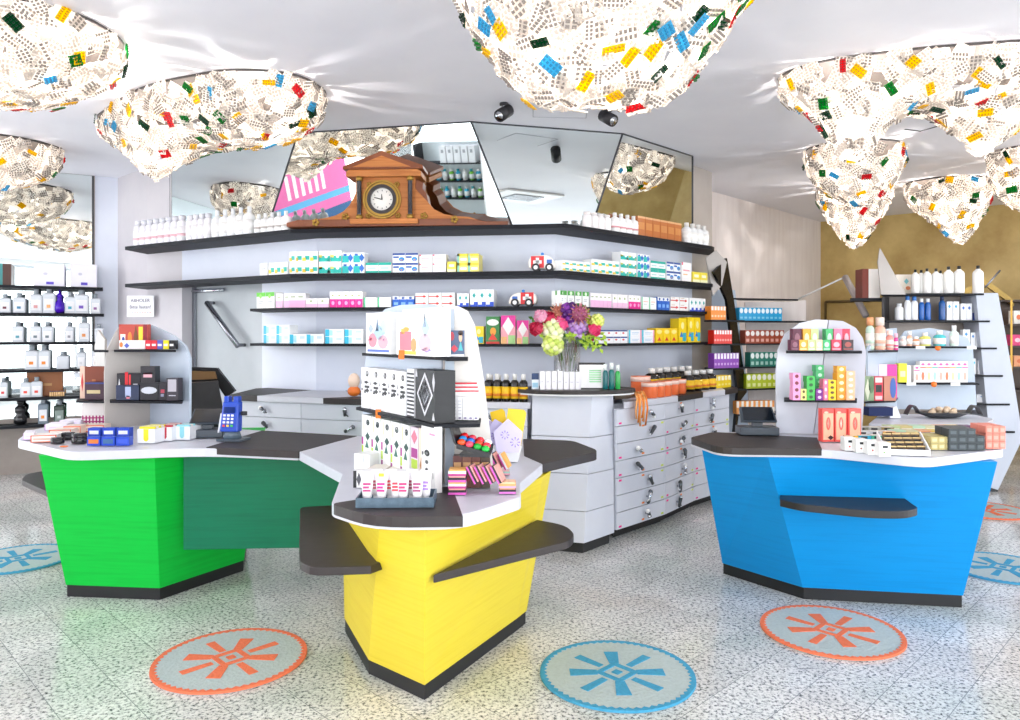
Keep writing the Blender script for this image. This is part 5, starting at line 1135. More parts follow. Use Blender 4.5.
# ---- rear stand
s4t = HT(346.5, 5.78)
for i, (u0, u1, vt, c, cn) in enumerate(((900, 906, 337, '#f4d8d0', 'pale pink'), (907, 912, 332, '#f0b89a', 'peach'), (913, 919, 337, '#e8a880', 'apricot'), (920, 930, 333, '#e2e070', 'lime yellow'), (934, 945, 331, '#4ec0c4', 'turquoise'), (950, 958, 326, '#dff0e4', 'white and green'))):
    putY('pump_bottle' if i == 5 else 'jar', '%s container, upper shelf of the rear stand' % cn, 'bottle' if i == 5 else 'jar', u0, u1, 5.79, s4t, vt, me=bottle(0, 0, c, '#f3f3f3', '#f8f4ee', None, capr=.5 if i > 2 else .8, neck=.7), group='small containers on the rear stand')
s4b = HT(383, 5.78)
for i in range(9):
    u0 = 914+i*6.0; a_ = ('#e83a9a', '#e8503a', '#f0a040', '#3ab0a0')[i % 4]
    putY('carton', 'white carton with pastel print, %s from left, lower shelf of the rear stand' % ORD[i], 'box', u0, u0+5.8, 5.79, s4b, 362 if i else 366, depth=.06, base='#f5f2ef', dec=[(.2, .8, .8, .92, '#e060a0', 'o'), (0, 1, .68, .73, a_), (.25, .75, .1, .5, ('#f2b0a0', '#f0805a', '#f6d8a0', '#a8dccc')[i % 4], 'o')], group='white cartons on the rear stand')
putY('carton', 'pale carton at the left of the rear stand, lower shelf', 'box', 901, 911, 5.79, s4b, 366, depth=.05, base='#efe9e2', dec=[(.2, .6, .1, .4, '#e8d84a', 'o')])
# left wing of the rear stand: pink tubes and patterned boxes
zl1, zl2 = HT(350.5, 5.65), HT(400.5, 5.6)
for i, (u0, u1, vt, c, cap, cn) in enumerate(((866, 874, 318, '#c9e0cc', '#e8a070', 'mint and coral'), (875, 885, 318, '#f0b8a0', '#f0ddd0', 'coral pink'), (886, 893, 331, '#ee9a90', '#f8e0d8', 'salmon'), (894, 898, 334, '#e8489a', '#f6c8dc', 'magenta'))):
    putY('lotion_bottle', '%s lotion bottle beside the rear stand' % cn, 'bottle', u0, u1, 5.66, zl1, vt, me=bottle(0, 0, c, cap, '#f6ece2', c, capr=.8, neck=.72), group='lotion bottles on the rear stand')
putY('carton', 'magenta and white carton standing behind the floral boxes', 'box', 879, 897, 5.72, zl2, 365, depth=.05, base='#f4dcec', dec=[(.45, 1, 0, 1, '#ea3aa0')])
putY('carton', 'lime yellow carton right of the magenta carton', 'box', 898.5, 907, 5.78, s4b, 364, depth=.05, base='#d8dc28', dec=[(.2, .8, .3, .6, '#f4f4b0')])
for i, (u0, u1, b, d) in enumerate(((865, 874, '#8aa07a', [(0, .6, 0, .9, '#d8dcc0', 'd'), (.4, 1, .3, 1, '#5a7a52', 'o')]), (874.5, 883, '#d83a4c', [(.15, .85, .35, .65, '#14141c'), (.1, .9, .75, .95, '#f4e8e4'), (.1, .9, .05, .2, '#f0c8cc')]), (884, 896, '#c8826a', [(.5, 1, .1, .95, '#3a62b0', 'o')]))):
    putY('carton', '%s box on the low wing shelf of the rear stand' % ('green floral', 'red and black patterned', 'coral and blue')[i], 'box', u0, u1, 5.53, zl2, 377, depth=.06, base=b, dec=d, group='patterned boxes on the rear stand')
put('folded_cloth', 'dark navy folded cloth with white lining under the patterned boxes', 'cloth', 869, 899, 414.5, 404, .95, me=lambda w, h: MB().box(-w/2, w*.3, 0, .1, h*.2, h, mat('#1c2a58', .8)).rings([[(w*.2, .0, 0), (w*.62, .02, 0), (w*.62, .12, 0), (w*.2, .12, 0)], [(w*.22, 0, h*.9), (w*.5, .03, h*1.1), (w*.5, .1, h), (w*.22, .1, h)]], mat('#e6e8f2', .8)).mesh('cloth'), Y=5.3)
# curled black dish with pale stones
x, y = uq(943, 5.35); t = thing('serving_dish', 'black curled dish with two looped handles on the rear counter', 'dish', (x, y, .954))
n_ = 20; mb = MB(); mb.rings([[(r*1.0*math.cos(6.283*i/n_), r*.5*math.sin(6.283*i/n_), z) for i in range(n_)] for r, z in ((.10, .0), (.20, .035), (.195, .04), (.09, .008))], mat('#3a3c40', .35), True, True); mb.build('bowl', t, world=False)
for s in (-1, 1):
    MB().rings([[(s*(.18+.015*i+0), -.03+.06*0, .03+.055*math.sin(i*.55)), (s*(.18+.015*i), .03, .03+.055*math.sin(i*.55)), (s*(.18+.015*i), .03, .036+.055*math.sin(i*.55)), (s*(.18+.015*i), -.03, .036+.055*math.sin(i*.55))] for i in range(7)], mat('#3a3c40', .35)).build('handle', t, world=False)
for i in range(8):
    place('pebble', MB().ball((0, 0, .015), .03, mat('#d8c0a4', .6), 8, sz=.6, sy=.7).mesh('pebble'), (x-.09+i*.025, y-.02+.03*(i % 2), .954+.025+.012*(i % 3)), i, 'pale tan stone, %s from left in the black dish' % ORD[i], 'stone', 'pale stones in the black dish')
# ---- tall shelf unit
WB_ = lambda cap='#17181c', b='#f2f1ee': bottle(0, 0, b, cap, None, None, capr=.32, neck=.82)
for i, (u0, u1, vt) in enumerate(((911.5, 919, 270), (917.5, 925, 270.5), (923, 931, 269), (932, 940, 269), (937, 944, 271), (944, 953, 267), (954, 964, 266.5), (973, 983, 266))):
    putY('lotion_bottle', 'white bottle with black cap, %s from left on the tall unit' % ORD[i], 'bottle', u0, u1, YU+.06+.05*(i in (1, 4)), US[0], vt, me=WB_(), group='white black-capped bottles on the tall unit')
putY('picture_book', 'cream picture box behind the triangular sail panel', 'box', 896, 912, YU+.15, US[0], 275, depth=.05, base='#f2e8da', dec=[(.5, .8, .5, .8, '#7ac0c8', 'd'), (.6, .9, .2, .4, '#e88a5a', 'o')])
bs = thing('storage_box', 'upright red brown box with white front left of the sail panel', 'box', (uq(870, 7.4)[0], 7.4, HT(298, 7.4)))
MB().box(-.07, .10, 0, .15, 0, HT(269, 7.4)-HT(298, 7.4), mat('#f3eee8', .5)).build('white_front', bs, world=False); MB().box(-.075, -.015, -.002, .152, -.001, HT(269, 7.4)-HT(298, 7.4)+.002, mat('#7a3020', .5)).build('brown_spine', bs, world=False)
sb = MB().prism([uq(850, 7.38), uq(884, 7.34), uq(884, 7.58), uq(850, 7.6)], HT(298, 7.4)-.03, HT(298, 7.4)-.002, SHELF).build('bracket_shelf', loc=(uq(868, 7.4)[0], 7.4, HT(298, 7.4)-.03)); tag(sb, 'short dark shelf under the red brown box', 'shelf')
def unit(kk, items):
    for i, (u0, u1, vt, body, cap, bx, nm) in enumerate(items):
        if bx: putY('carton', '%s, %s from left on shelf row %s of the tall unit' % (nm, ORD[i], ('one', 'two', 'three', 'four', 'five', 'six')[kk]), 'box', u0, u1, YU+.06, US[kk], vt, depth=.05, base=body, dec=[(.2, .7, .62, .85, cap, 'd')], group='care products on the tall unit')
        else: putY('lotion_bottle', '%s, %s from left on shelf row %s of the tall unit' % (nm, ORD[i], ('one', 'two', 'three', 'four', 'five', 'six')[kk]), 'bottle', u0, u1, YU+.06, US[kk], vt, me=bottle(0, 0, body, cap, None, None, capr=.6, neck=.8), group='care products on the tall unit')
W3_, Bl = '#f1f3f6', '#1f5fb0'
unit(1, [(895, 903, 304, W3_, '#e4e6ea', 0, 'short white bottle'), (904.5, 910.5, 296.5, W3_, '#3a7ac8', 0, 'tall white bottle'), (911, 917.5, 297, W3_, '#3a7ac8', 0, 'tall white bottle'), (919, 924, 299, Bl, '#f0f2f4', 0, 'blue bottle with white cap'), (925, 930.5, 299, Bl, '#f0f2f4', 0, 'blue bottle with white cap'), (939, 945, 297, '#2a5a9a', '#2a3a5a', 0, 'dark blue bottle'), (947, 952.5, 302, W3_, '#3aa0d0', 1, 'white box with blue mark'), (953.5, 959, 302, W3_, '#3aa0d0', 1, 'white box with blue mark'), (961, 966.5, 304, W3_, '#3a70c0', 1, 'white box'), (967, 972, 304, W3_, '#3a70c0', 1, 'white box'), (974, 977, 304, '#2a4a9a', '#e8eaf0', 1, 'narrow blue box')])
unit(2, [(953, 960, 333, W3_, '#d8dce4', 0, 'small white bottle'), (963, 970, 330, W3_, '#3a90d0', 1, 'white box'), (971, 975.5, 333, W3_, '#3a90d0', 1, 'low white box'), (976, 981, 330, W3_, '#3a90d0', 1, 'white box'), (982.5, 988.5, 334, W3_, '#3a90d0', 1, 'wide white box')])
unit(3, [(973, 976, 359, W3_, '#3ac0d8', 1, 'narrow white box'), (978, 982, 361, W3_, '#3a90d0', 1, 'white box'), (983, 987, 361, W3_, '#3a90d0', 1, 'white box'), (988, 994, 361, W3_, '#3a90d0', 1, 'white box')])
unit(4, [(977, 991, 395, W3_, '#3a90d0', 1, 'long low white box'), (992, 997, 398, '#e8e8ee', '#9ab0c8', 1, 'flat pale box')])
unit(5, [(987, 991, 420, W3_, '#3a90d0', 1, 'white box'), (995, 1001, 418, W3_, '#c88a5a', 0, 'white bottle with tan cap'), (1003, 1009, 412, W3_, '#3a90d0', 0, 'tall white bottle')])
for i, (u0, u1, v, vt, c) in enumerate(((1014, 1026, 324, 311, '#f3efe8'), (1012, 1026, 346, 335, '#e83a80'), (1014, 1028, 367, 356, '#e8a070'))):
    z = HT(v, 9.1); putY('carton', '%s carton on the dark shelf at the right edge' % ('white', 'pink', 'tan')[i], 'box', u0, u1, 9.12, z, vt, depth=.1, base=c, dec=[(.2, .6, .3, .7, '#e07040' if i != 1 else '#f8d0e0', 'o')], group='cartons on the dark shelf at the right edge')
# ---- tea rack right of the drawers
def rrow(seg, kk, u0, u1, n, vt, st, desc, where, z=None, sl=0):
    row(seg, z if z is not None else RZ[kk], u0, u1, n, vt, st, desc, where, 'tea_box', 'box', depth=.09, inset=.03)
rrow(RR, 0, 741, 784, 10, 307.5, 'sky_bars', 'sky blue tea box', 'rack shelf one right')
rrow(RR, 1, 747, 786, 8, 330, 'brown_bars', 'red brown tea box', 'rack shelf two right')
rrow(RR, 2, 752, 780, 6, 352, 'teal_bars', 'teal green tea box', 'rack shelf three right')
rrow(RR, 3, 748, 779, 6, 373.5, 'lime_bars', 'lime green tea box', 'rack shelf four right')
rrow(RL, 0, 713, 728, 5, 306, 'orange_bars', 'orange tea box', 'rack shelf one left'); rrow(RL, 1, 716, 734, 7, 330, 'red_bars', 'red tea box', 'rack shelf two left'); rrow(RL, 2, 716, 741, 8, 353, 'purple_bars', 'purple tea box', 'rack shelf three left')
rl2 = [uq(700, 7.15), uq(745, 7.3)]
row(line_off(DR, -.1), ZC+.001, 714, 731, 5, 375.5, 'yellow_bars', 'yellow tea box', 'at the counter end', 'tea_box', 'box', depth=.1, inset=.0)
row([uq(737, 7.8), uq(777, 7.9)], z5, 738, 776, 8, 401, 'orange_check', 'orange checked packet', 'under the tea rack', 'tea_box', 'box', depth=.08, inset=.03)

# ---- back counter: black bottles, orange jars, vases
BBm = bottle(0, 0, '#17120f', '#e8e6e2', '#f2c21a', '#d87a1a', capr=.5, neck=.76)
bl = line_off(BLN, -.06)
row(bl, ZC, 484, 528, 5, 374, 'plain', 'brown bottle with yellow label', 'left of the podium', 'medicine_bottle', 'bottle', inset=0, me=BBm, gap=.95)
row(line_off(BLN, -.22), ZC, 487, 527, 5, 375, 'plain', 'brown bottle with yellow label', 'rear row left of podium', 'medicine_bottle', 'bottle', inset=0, me=BBm, gap=.95)
row(line_off(DR, -.34), ZC, 648, 692, 6, 367, 'plain', 'brown bottle with white cap', 'behind the orange jars', 'medicine_bottle', 'bottle', inset=0, me=BBm, gap=.95)
row(line_off(DR, -.12), ZC, 684, 713, 4, 370, 'plain', 'brown bottle with yellow label', 'right of the orange jars', 'medicine_bottle', 'bottle', inset=0, me=BBm, gap=.95)
OJ = lambda w, h: MB().lathe([(w*.46, 0), (w*.5, h*.05), (w*.5, h*.78), (w*.5, h*.8), (w*.5, h), (w*.46, h*1.0)], mat('#ee7440', .3), n=18).lathe([(w*.51, h*.72), (w*.52, h*.98)], mat('#f6d3c4', .3), n=18).mesh('jar')
row(line_off(DR, -.08), ZC, 646, 682, 5, 380.5, 'plain', 'orange jar with pale lid', 'on the back counter', 'jar', 'jar', inset=0, me=OJ, gap=.97)
row(line_off(DR, -.28), ZC, 636, 645, 1, 376, 'plain', 'taller orange jar standing apart', 'beside the ribbons', 'jar', 'jar', inset=0, me=OJ)
# ribbons hanging over the counter edge
x, y = hit(line_off(DR, .045), 640)[:2]; t = thing('ribbon_bunch', 'bunch of orange ribbons hanging over the drawer front', 'ribbons', (x, y, ZC))
OG, OG2 = mat('#f0841e', .5), mat('#f6a860', .5)
for i in range(6):
    o_ = i*.022-.05; dx, dy = .69, .72
    pts = [(-dx*0+o_*dx-.02, .12+o_*dy, .03), (o_*dx, .04+o_*dy, .07), (o_*dx*1.1+.01, -.015+o_*dy, .02), (o_*dx*1.2+.012*(i % 2), -.03+o_*dy, -.06), (o_*dx*1.1, -.03+o_*dy, -.13-.03*(i % 3))]
    rs = []
    for px, py, pz in pts: rs.append([(px-.007, py-.007, pz), (px+.007, py+.007, pz), (px+.005, py+.009, pz+.003), (px-.009, py-.005, pz+.003)])
    MB().rings(rs, OG if i % 2 else OG2, True, True).build('ribbon', t, world=False)
MB().tube([(-.18, .10, .03), (-.08, .10, .035), (.0, .12, .04)], .03, mat('#8a7a6a', .5), 8, .02).build('roll', t, world=False)
place('ornament', MB().ball((0, 0, .045), .055, mat('#e8782a', .5), 12, sz=.8).ball((0, 0, .13), .05, mat('#f2d8c4', .5), 12, sz=1.3).mesh('ornament'), (uq(354, 6.1)[0], 6.1, ZC+.002), 0, 'small cream and orange figurine on the back counter left of the display', 'figurine')
put('carton', 'single white card lying before the brown bottles', 'card', 493, 513, 0, 0, ZC) if False else None
# ---- podium
ZP = 1.1405
for i in range(7):
    u0 = 540+i*5.9; row([uq(500, 5.55), uq(640, 5.55)], ZP, u0, u0+5.6, 1, 371+(i > 3)*.8, ('#f3f2f4', [(.75, 1, 0, 1, '#e2e0e6'), (.2, .6, .4, .44, '#c8c4d0')]), 'plain white carton, %s from left' % ORD[i], 'before the vase', 'carton', 'box', depth=.07, inset=0, group='plain white cartons before the vase')
row([uq(500, 5.6), uq(640, 5.6)], ZP, 531.5, 539, 1, 373, ('#e8eff6', [(0, 1, .6, 1, '#1c3a6a'), (.1, .9, .1, .4, '#9ac8e0')]), 'small navy and pale blue jar box', 'at the podium left end', 'carton', 'box', depth=.05, inset=0)
x, y = uq(592, 5.62); pf = thing('framed_picture', 'black picture frame with white sheet and green print on the podium', 'picture frame', (x, y, ZP), R(-4))
wf, hf = .205, HT(363, 5.6)-ZP
fr_ = lambda y0, a, b, m: MB().rings([[(a[0], y0+.0, a[1]), (b[0], y0+.0, a[1]), (b[0], y0+.06, b[1]), (a[0], y0+.06, b[1])], [(a[0], y0+.012, a[1]), (b[0], y0+.012, a[1]), (b[0], y0+.072, b[1]), (a[0], y0+.072, b[1])]], m)
fr_(0, (-wf/2, 0), (wf/2, hf), BLACK).build('frame', pf, world=False); fr_(-.0022, (-wf/2+.008, .008), (wf/2-.008, hf-.008), mat('#f2f3f3', .3)).build('sheet', pf, world=False)
q = MB()
for i in range(6):
    z = hf*(.25+i*.085); yy = .06*z/hf-.0045; q.box(-.02, .07, yy-.0005, yy+.002, z, z+hf*.05, C('#9fdca4'))
q.build('green_print', pf, world=False)
for i, (u0, u1, vt, b, c, cn) in enumerate(((602.5, 608, 364, '#14686c', '#e8f0ee', 'dark teal'), (608.5, 614.5, 363, '#14706c', '#eef4f2', 'teal'), (615, 620.5, 365, '#2aa84a', '#eef4ee', 'bright green'))):
    row([uq(500, 5.6), uq(640, 5.6)], ZP, u0, u1, 1, vt, 'plain', cn + ' bottle with white cap', 'right of the picture frame', 'lotion_bottle', 'bottle', inset=0, me=bottle(0, 0, b, c, None, None, capr=.7, neck=.72))
# vase and flowers
vx, vy = uq(567, 5.78); vz0 = ZP; vtop = HT(337, vy)
va = thing('flower_vase', 'tall clear glass vase holding the bouquet on the podium', 'vase', (vx, vy, vz0))
r_ = .105
MB().rings([[(r*math.cos(6.283*i/24), r*math.sin(6.283*i/24), z) for i in range(24)] for r, z in ((r_*.98, 0), (r_, .01), (r_, vtop-vz0), (r_-.006, vtop-vz0), (r_-.006, .02))], VASE, True, True).build('glass', va, world=False)
rn = random.Random(3); q = MB()
SG = mat('#5c4a2c', .6); LG = mat('#a8c83a', .5, vary=.2); LG2 = mat('#3f7a2a', .5, vary=.2)
fl = []; fY = vy
def bloom(kind, u, v, R_, cols, label):
    Y = fY + rn.uniform(-.14, .04); c = Vector(((u-510)/FP*Y, Y, HT(v, Y))); t = thing('flower', label, 'flower', (vx, vy, vz0+.03), 0, 'flowers in the vase'); mb = MB(); ms = [mat(h_, .55, vary=.12) for h_ in cols]
    d = (c - Vector((vx, vy, vtop-.1))).normalized(); a = d.orthogonal().normalized(); b = d.cross(a)
    if kind == 'rose':
        for k_ in range(5):
            rr = R_*(1-.17*k_)
            for j in range(6):
                th = 6.283*j/6+k_*.6; o_ = (a*math.cos(th)+b*math.sin(th)); p = c+o_*rr*.55+d*(k_*R_*.12); q2 = (b*math.cos(th)-a*math.sin(th))
                mb.add([p-q2*rr*.5-d*R_*.3, p+q2*rr*.5-d*R_*.3, p+q2*rr*.45+d*R_*.3+o_*rr*.12, p+d*R_*.42+o_*rr*.2, p-q2*rr*.45+d*R_*.3+o_*rr*.12], [(0, 1, 2, 3, 4)], ms[k_ % len(ms)], False)
        mb.ball(c, R_*.62, ms[-1], 10)
    elif kind == 'cluster':
        for j in range(34):
            z = 1-2*(j+.5)/34; th = j*2.4; s = math.sqrt(1-z*z); mb.ball(c+Vector((s*math.cos(th), s*math.sin(th), z))*R_*.72, R_*.3, ms[j % len(ms)], 6)
    elif kind == 'pincushion':
        mb.ball(c, R_*.7, ms[0], 12)
        for j in range(50):
            z = 1-2*(j+.5)/50; th = j*2.4; s = math.sqrt(1-z*z); dd = Vector((s*math.cos(th), s*math.sin(th), z)); mb.tube([c+dd*R_*.6, c+dd*R_], R_*.07, ms[1+j % (len(ms)-1)], 4, R_*.04)
    mb.build('bloom', t)
    MB().tube([c, c*.4+Vector((vx, vy, vtop))*.6, Vector((vx+rn.uniform(-.04, .04), vy+rn.uniform(-.04, .04), vz0+.03))], .004, LG2 if rn.random() > .5 else SG, 5).build('stem', t)
bloom('rose', 541, 317, .07, ['#f2a6c4', '#f7c6da'], 'pale pink lily-like flower, upper left of the bouquet'); bloom('rose', 549, 320, .085, ['#c81e4c', '#a8143c'], 'deep crimson flower, left of the bouquet')
bloom('rose', 537, 329, .075, ['#b81240', '#d83a5c'], 'dark red flower, outer left of the bouquet'); bloom('pincushion', 559, 314, .09, ['#a8604a', '#d8a488', '#c87c64'], 'russet pincushion flower, top left of the bouquet')
bloom('rose', 561, 325, .085, ['#f0508c', '#f47aa8'], 'bright pink flower in the centre of the bouquet'); bloom('cluster', 552, 330, .105, ['#e6efb4', '#d9e89c', '#f2f6d4'], 'large cream green hydrangea, centre left of the bouquet')
bloom('cluster', 553, 345, .088, ['#dce884', '#c8dc64', '#eef4b4'], 'round lime flower hanging lowest on the left'); bloom('cluster', 570, 313, .09, ['#5a1a78', '#7a2c98', '#481060'], 'dark violet flower, top of the bouquet')
bloom('pincushion', 579, 314, .09, ['#98486a', '#c88a90', '#a8605c'], 'russet pincushion flower, top right of the bouquet'); bloom('cluster', 577, 328, .095, ['#c49ad8', '#d8b4e6', '#a87ac4'], 'lilac flower cluster, right of centre')
bloom('cluster', 588, 321, .05, ['#dcea5a', '#c2d63c'], 'small yellow green flower between violet and pink'); bloom('rose', 594, 330, .07, ['#e8306c', '#f25a8c'], 'hot pink flower at the right')
bloom('cluster', 597, 321, .06, ['#e8f08c', '#d8e46c'], 'pale lime flower, upper right of the bouquet'); bloom('rose', 589, 337, .055, ['#c42458', '#e84a7c'], 'small magenta flower, lower right of the bouquet'); bloom('rose', 588, 344, .035, ['#f4f6f0', '#ffffff'], 'tiny white flower at the lower right')
for i, (u, v) in enumerate(((532, 318), (533, 326), (543, 337), (582, 304), (604, 340), (600, 348), (596, 344), (586, 308), (572, 336), (562, 337), (603, 334))):
    Y = fY-.03-.02*(i % 3); c = Vector(((u-510)/FP*Y, Y, HT(v, Y))); s0 = Vector((vx, vy, vtop-.02)); t = thing('leafy_sprig', 'yellow green leafy sprig %s in the bouquet' % ('at far upper left', 'at far left', 'at lower left', 'standing out on top', 'at far right', 'hanging lowest right', 'under the right pink flower', 'beside the top right pincushion', 'below the lilac cluster', 'below the cream hydrangea', 'right of the hot pink flower')[i], 'sprig', (vx, vy, vz0+.03), 0, 'leafy sprigs in the vase')
    MB().tube([s0, s0*.4+c*.6+Vector((0, 0, .02)), c], .003, LG2, 4).build('stem', t); mb = MB()
    for j in range(11):
        p = s0*(1-(.45+j*.055))+c*(.45+j*.055); th = j*2.4; dd = Vector((math.cos(th), -.3*abs(math.sin(th)), math.sin(th))).normalized(); sd = dd.cross(Vector((0, 1, .3))).normalized(); L = .05
        mb.add([p, p+dd*L*.5+sd*.014, p+dd*L, p+dd*L*.5-sd*.014, p+dd*L*.5+Vector((0, .004, 0))], [(0, 1, 4), (1, 2, 4), (2, 3, 4), (3, 0, 4)], LG if i % 3 else LG2)
    mb.build('leaves', t)
# ================================================================ YELLOW COUNTER DISPLAY
def yline(u): Y = 3.655-(u-356)/78*.70; return Y
g3 = 'packs on the yellow counter display'
def pkl(name, label, u0, u1, Z, vt, depth, base, dec, off=0, top=None, side=None, group=None, cat='box'):
    # stands parallel to the front line of the left wing
    um = (u0+u1)/2; Y = yline(um)+off+.03; x = (um-510)/FP*Y
    A = Vector(uq(u0, yline(u0)+off)); B = Vector(uq(u1, yline(u1)+off)); w = (B-A).length; an = math.atan2(B.y-A.y, B.x-A.x)
    h = HT(vt, Y)-Z; n = Vector((-math.sin(an), math.cos(an)))
    return place(name, pk(w*.97, depth, h, base, dec, top, side), (((A+B)/2+n*.01).x, ((A+B)/2+n*.01).y, Z+.0015), an, label, cat, group)
fl1 = [(.06, .94, .04, .1, '#4a6ac0'), (.1, .45, .15, .5, '#e88a9a', 'o'), (.3, .8, .3, .7, '#a8c8e0', 'd'), (.4, .55, .45, .85, '#4a6a8a', 't'), (.5, .9, .12, .45, '#f0a8b4', 'o'), (.6, .85, .5, .8, '#bfe0e8', 'o'), (.1, .3, .5, .72, '#a8b8e0', 'd'), (.15, .25, .3, .4, '#e0607a', 'o'), (.7, .8, .3, .38, '#7a5ac0', 'd')]
pkl('carton', 'white carton with pastel city drawing, left on the display top shelf', 364, 389, z3a, 313, .07, '#f4f3f1', fl1)
pkl('carton', 'white carton with drawn perfume bottles, right on the display top shelf', 394, 432, z3a, 312.5, .05, '#f5f2ee', [(.1, .42, .12, .55, '#e87a8a'), (.14, .24, .5, .62, '#e8b83a'), (.2, .36, .55, .66, '#d8a83a', 'o'), (.42, .56, .08, .4, '#c8a060', 'o'), (.08, .55, .02, .1, '#f0d040'), (.62, .95, .1, .5, '#f0c0c8', 'o'), (.7, .9, .4, .85, '#b8d0e8', 'd'), (.74, .82, .55, .95, '#5a6a7a', 't'), (.7, .95, .08, .2, '#9a8ac8', 'd')])
pkl('carton', 'tall white carton set back behind the perfume drawing carton', 400, 438, z3a, 309, .05, '#eeece9', [], off=.065)
BW_ = [(0, .24, 0, 1, '#e8e8ea'), (.03, .12, .55, .7, '#17171a', 't'), (.02, .2, .42, .5, '#17171a', 'd'), (.55, .85, .78, .92, '#17171a', 'o'), (.6, .8, .8, .9, '#f2f2f2', 'o'), (.4, .95, .5, .56, '#17171a'), (.3, .9, .6, .68, '#26262a', 'd'), (.3, .6, .34, .48, '#1c1c20', 't'), (.5, .95, .38, .5, '#1c1c20', 'd'), (.35, .9, .2, .22, '#c8c8cc'), (.35, .9, .14, .16, '#c8c8cc')]
for i in range(5):
    u0 = 359.5+i*8.9; pkl('carton', 'white carton with black ornaments, %s from left on the display middle shelf' % ORD[i], u0, u0+8.4, z3b, 367.5+i*1.0, .09, '#f1f1f2', BW_, group=g3)
pkl('carton', 'black geometric patterned carton at the right of the middle shelf', 413, 433, z3b, 370, .09, '#16171b', [(.1, .9, .1, .95, '#d8d8dc', 'd'), (.16, .84, .17, .88, '#16171b', 'd'), (.28, .72, .3, .75, '#b8bcc4', 'd'), (.34, .66, .36, .69, '#16171b', 'd'), (.43, .57, .45, .6, '#f4f4f6', 'o'), (.0, .12, .8, 1, '#d0d0d4', 't'), (.86, 1, .0, .2, '#d0d0d4', 't'), (.88, 1, .6, .95, '#c8c8cc', 'd')], off=-.015)
pkl('carton', 'narrow black and white lattice carton between ornament cartons and black carton', 405, 412, z3b, 369, .08, '#ececee', [(0, 1, .08*i, .08*i+.04, '#1a1a1e') for i in range(12)])
GR = [(.5, .85, .8, .92, '#2c3c40', 'o'), (.56, .78, .82, .9, '#f4f6f2', 'o'), (.4, .9, .5, .66, '#244a44', 'd'), (.35, .8, .3, .5, '#2f6a58', 't'), (0, .16, .4, .55, '#a8308a'), (0, .16, .22, .38, '#b8d838'), (0, .16, .05, .2, '#9a2a80'), (.16, .3, .7, .95, '#e4f0b8')]
for i in range(5):
    u0 = 360+i*9.6; pkl('carton', 'white carton with green ornaments, %s from left under the display shelves' % ORD[i], u0, u0+9, ZT, 415+i*2.3, .08, '#f2f5f0', GR, group='green ornament cartons on the yellow counter', off=.0)
pkl('carton', 'magenta and green sided carton beside the green ornament cartons', 408.5, 416, ZT, 427, .07, '#e9d8e4', [(.1, .9, .7, .95, '#d87a90', 'd'), (.1, .9, .45, .62, '#a8308a'), (.1, .9, .25, .42, '#b0d038'), (.1, .9, .05, .2, '#8a2a78')])
pkl('carton', 'tall white carton with small black flowers, right of the lower group', 419, 433, ZT, 425, .03, '#f3f3ef', [(.25, .6, .52, .62, '#26262a', 'o'), (.35, .5, .55, .59, '#f0f0f0', 'o'), (.3, .5, .4, .46, '#5a5a5e', 'o'), (.3, .5, .26, .34, '#26262a', 'o'), (.05, .15, .52, .58, '#5a5a5e', 'o'), (.6, 1, .86, .89, '#e0a0c0'), (.8, .9, .2, .3, '#c8c8c4', 'o')], off=-.04)
pkl('carton', 'cream carton with autumn leaf picture behind the white flower carton', 416.5, 421, ZT, 428, .06, '#e9dcc8', [(.3, 1, .2, .5, '#a86a2a', 'd'), (.5, 1, .1, .3, '#c83a2a', 'o')])
# clear boxes lying before the display
CL = mat('#eff0ee', .15, trans=.25)
def flat(label, u0, u1, vb, vt, d, base, dec=(), rz=0, name='carton', top=None, Z=ZT, dz=0, group='cartons lying before the yellow counter display'):
    return put(name, label, 'box', u0, u1, vb, vt, Z, d, base, dec, rz, group, top, dz=dz)
flat('white transparent-topped carton lying left before the display', 352, 372, 471, 455, .13, '#f1f2f2', [(.55, .62, .5, .95, '#c8ccd0')], -.5)
flat('small white carton with pink flower before the display', 374, 385, 464, 453, .08, '#f3f0ee', [(.3, .6, .4, .8, '#d8388a', 'd'), (.6, .9, .1, .25, '#7a5a3a')], -.4)
flat('square pearl framed carton standing before the display', 385, 400, 468, 453.5, .09, '#dfe0e0', [(.08, .92, .1, .9, '#8f9698'), (.14, .86, .16, .84, '#eceeef'), (.16, .6, .2, .8, '#c6ccd0')], -.35)
flat('tan speckled carton next to the pearl framed carton', 401, 408, 468, 455, .08, '#b8a88a', [(.1, .9, .1, .5, '#7a6a52', 'd'), (.2, .8, .6, .9, '#d8ccb0', 'd')], -.3)
flat('plain cream note card standing before the display', 407, 424, 463, 448, .012, '#f6e6d6', [], -.12)
for i in range(3): flat('flat beige carton, %s from left behind the metal tray' % ORD[i], 366+i*20, 385+i*20, 477+i*1.5, 470+i*1, .12, '#e6ddd2', [(.1, .9, .3, .5, '#b8a898'), (.02, .06, 0, 1, '#8a7a6a')], -.15)
flat('white carton with black geometric edge behind the tray of tubes', 353, 434, 489, 472, .05, '#f0eeee', [(0, .04, 0, 1, '#1c1c20'), (.04, .1, .1, .9, '#55555c', 'd'), (.9, 1, .3, .6, '#3a3a40', 'd'), (.15, .85, .86, .9, '#c8c0b8')], -.03)
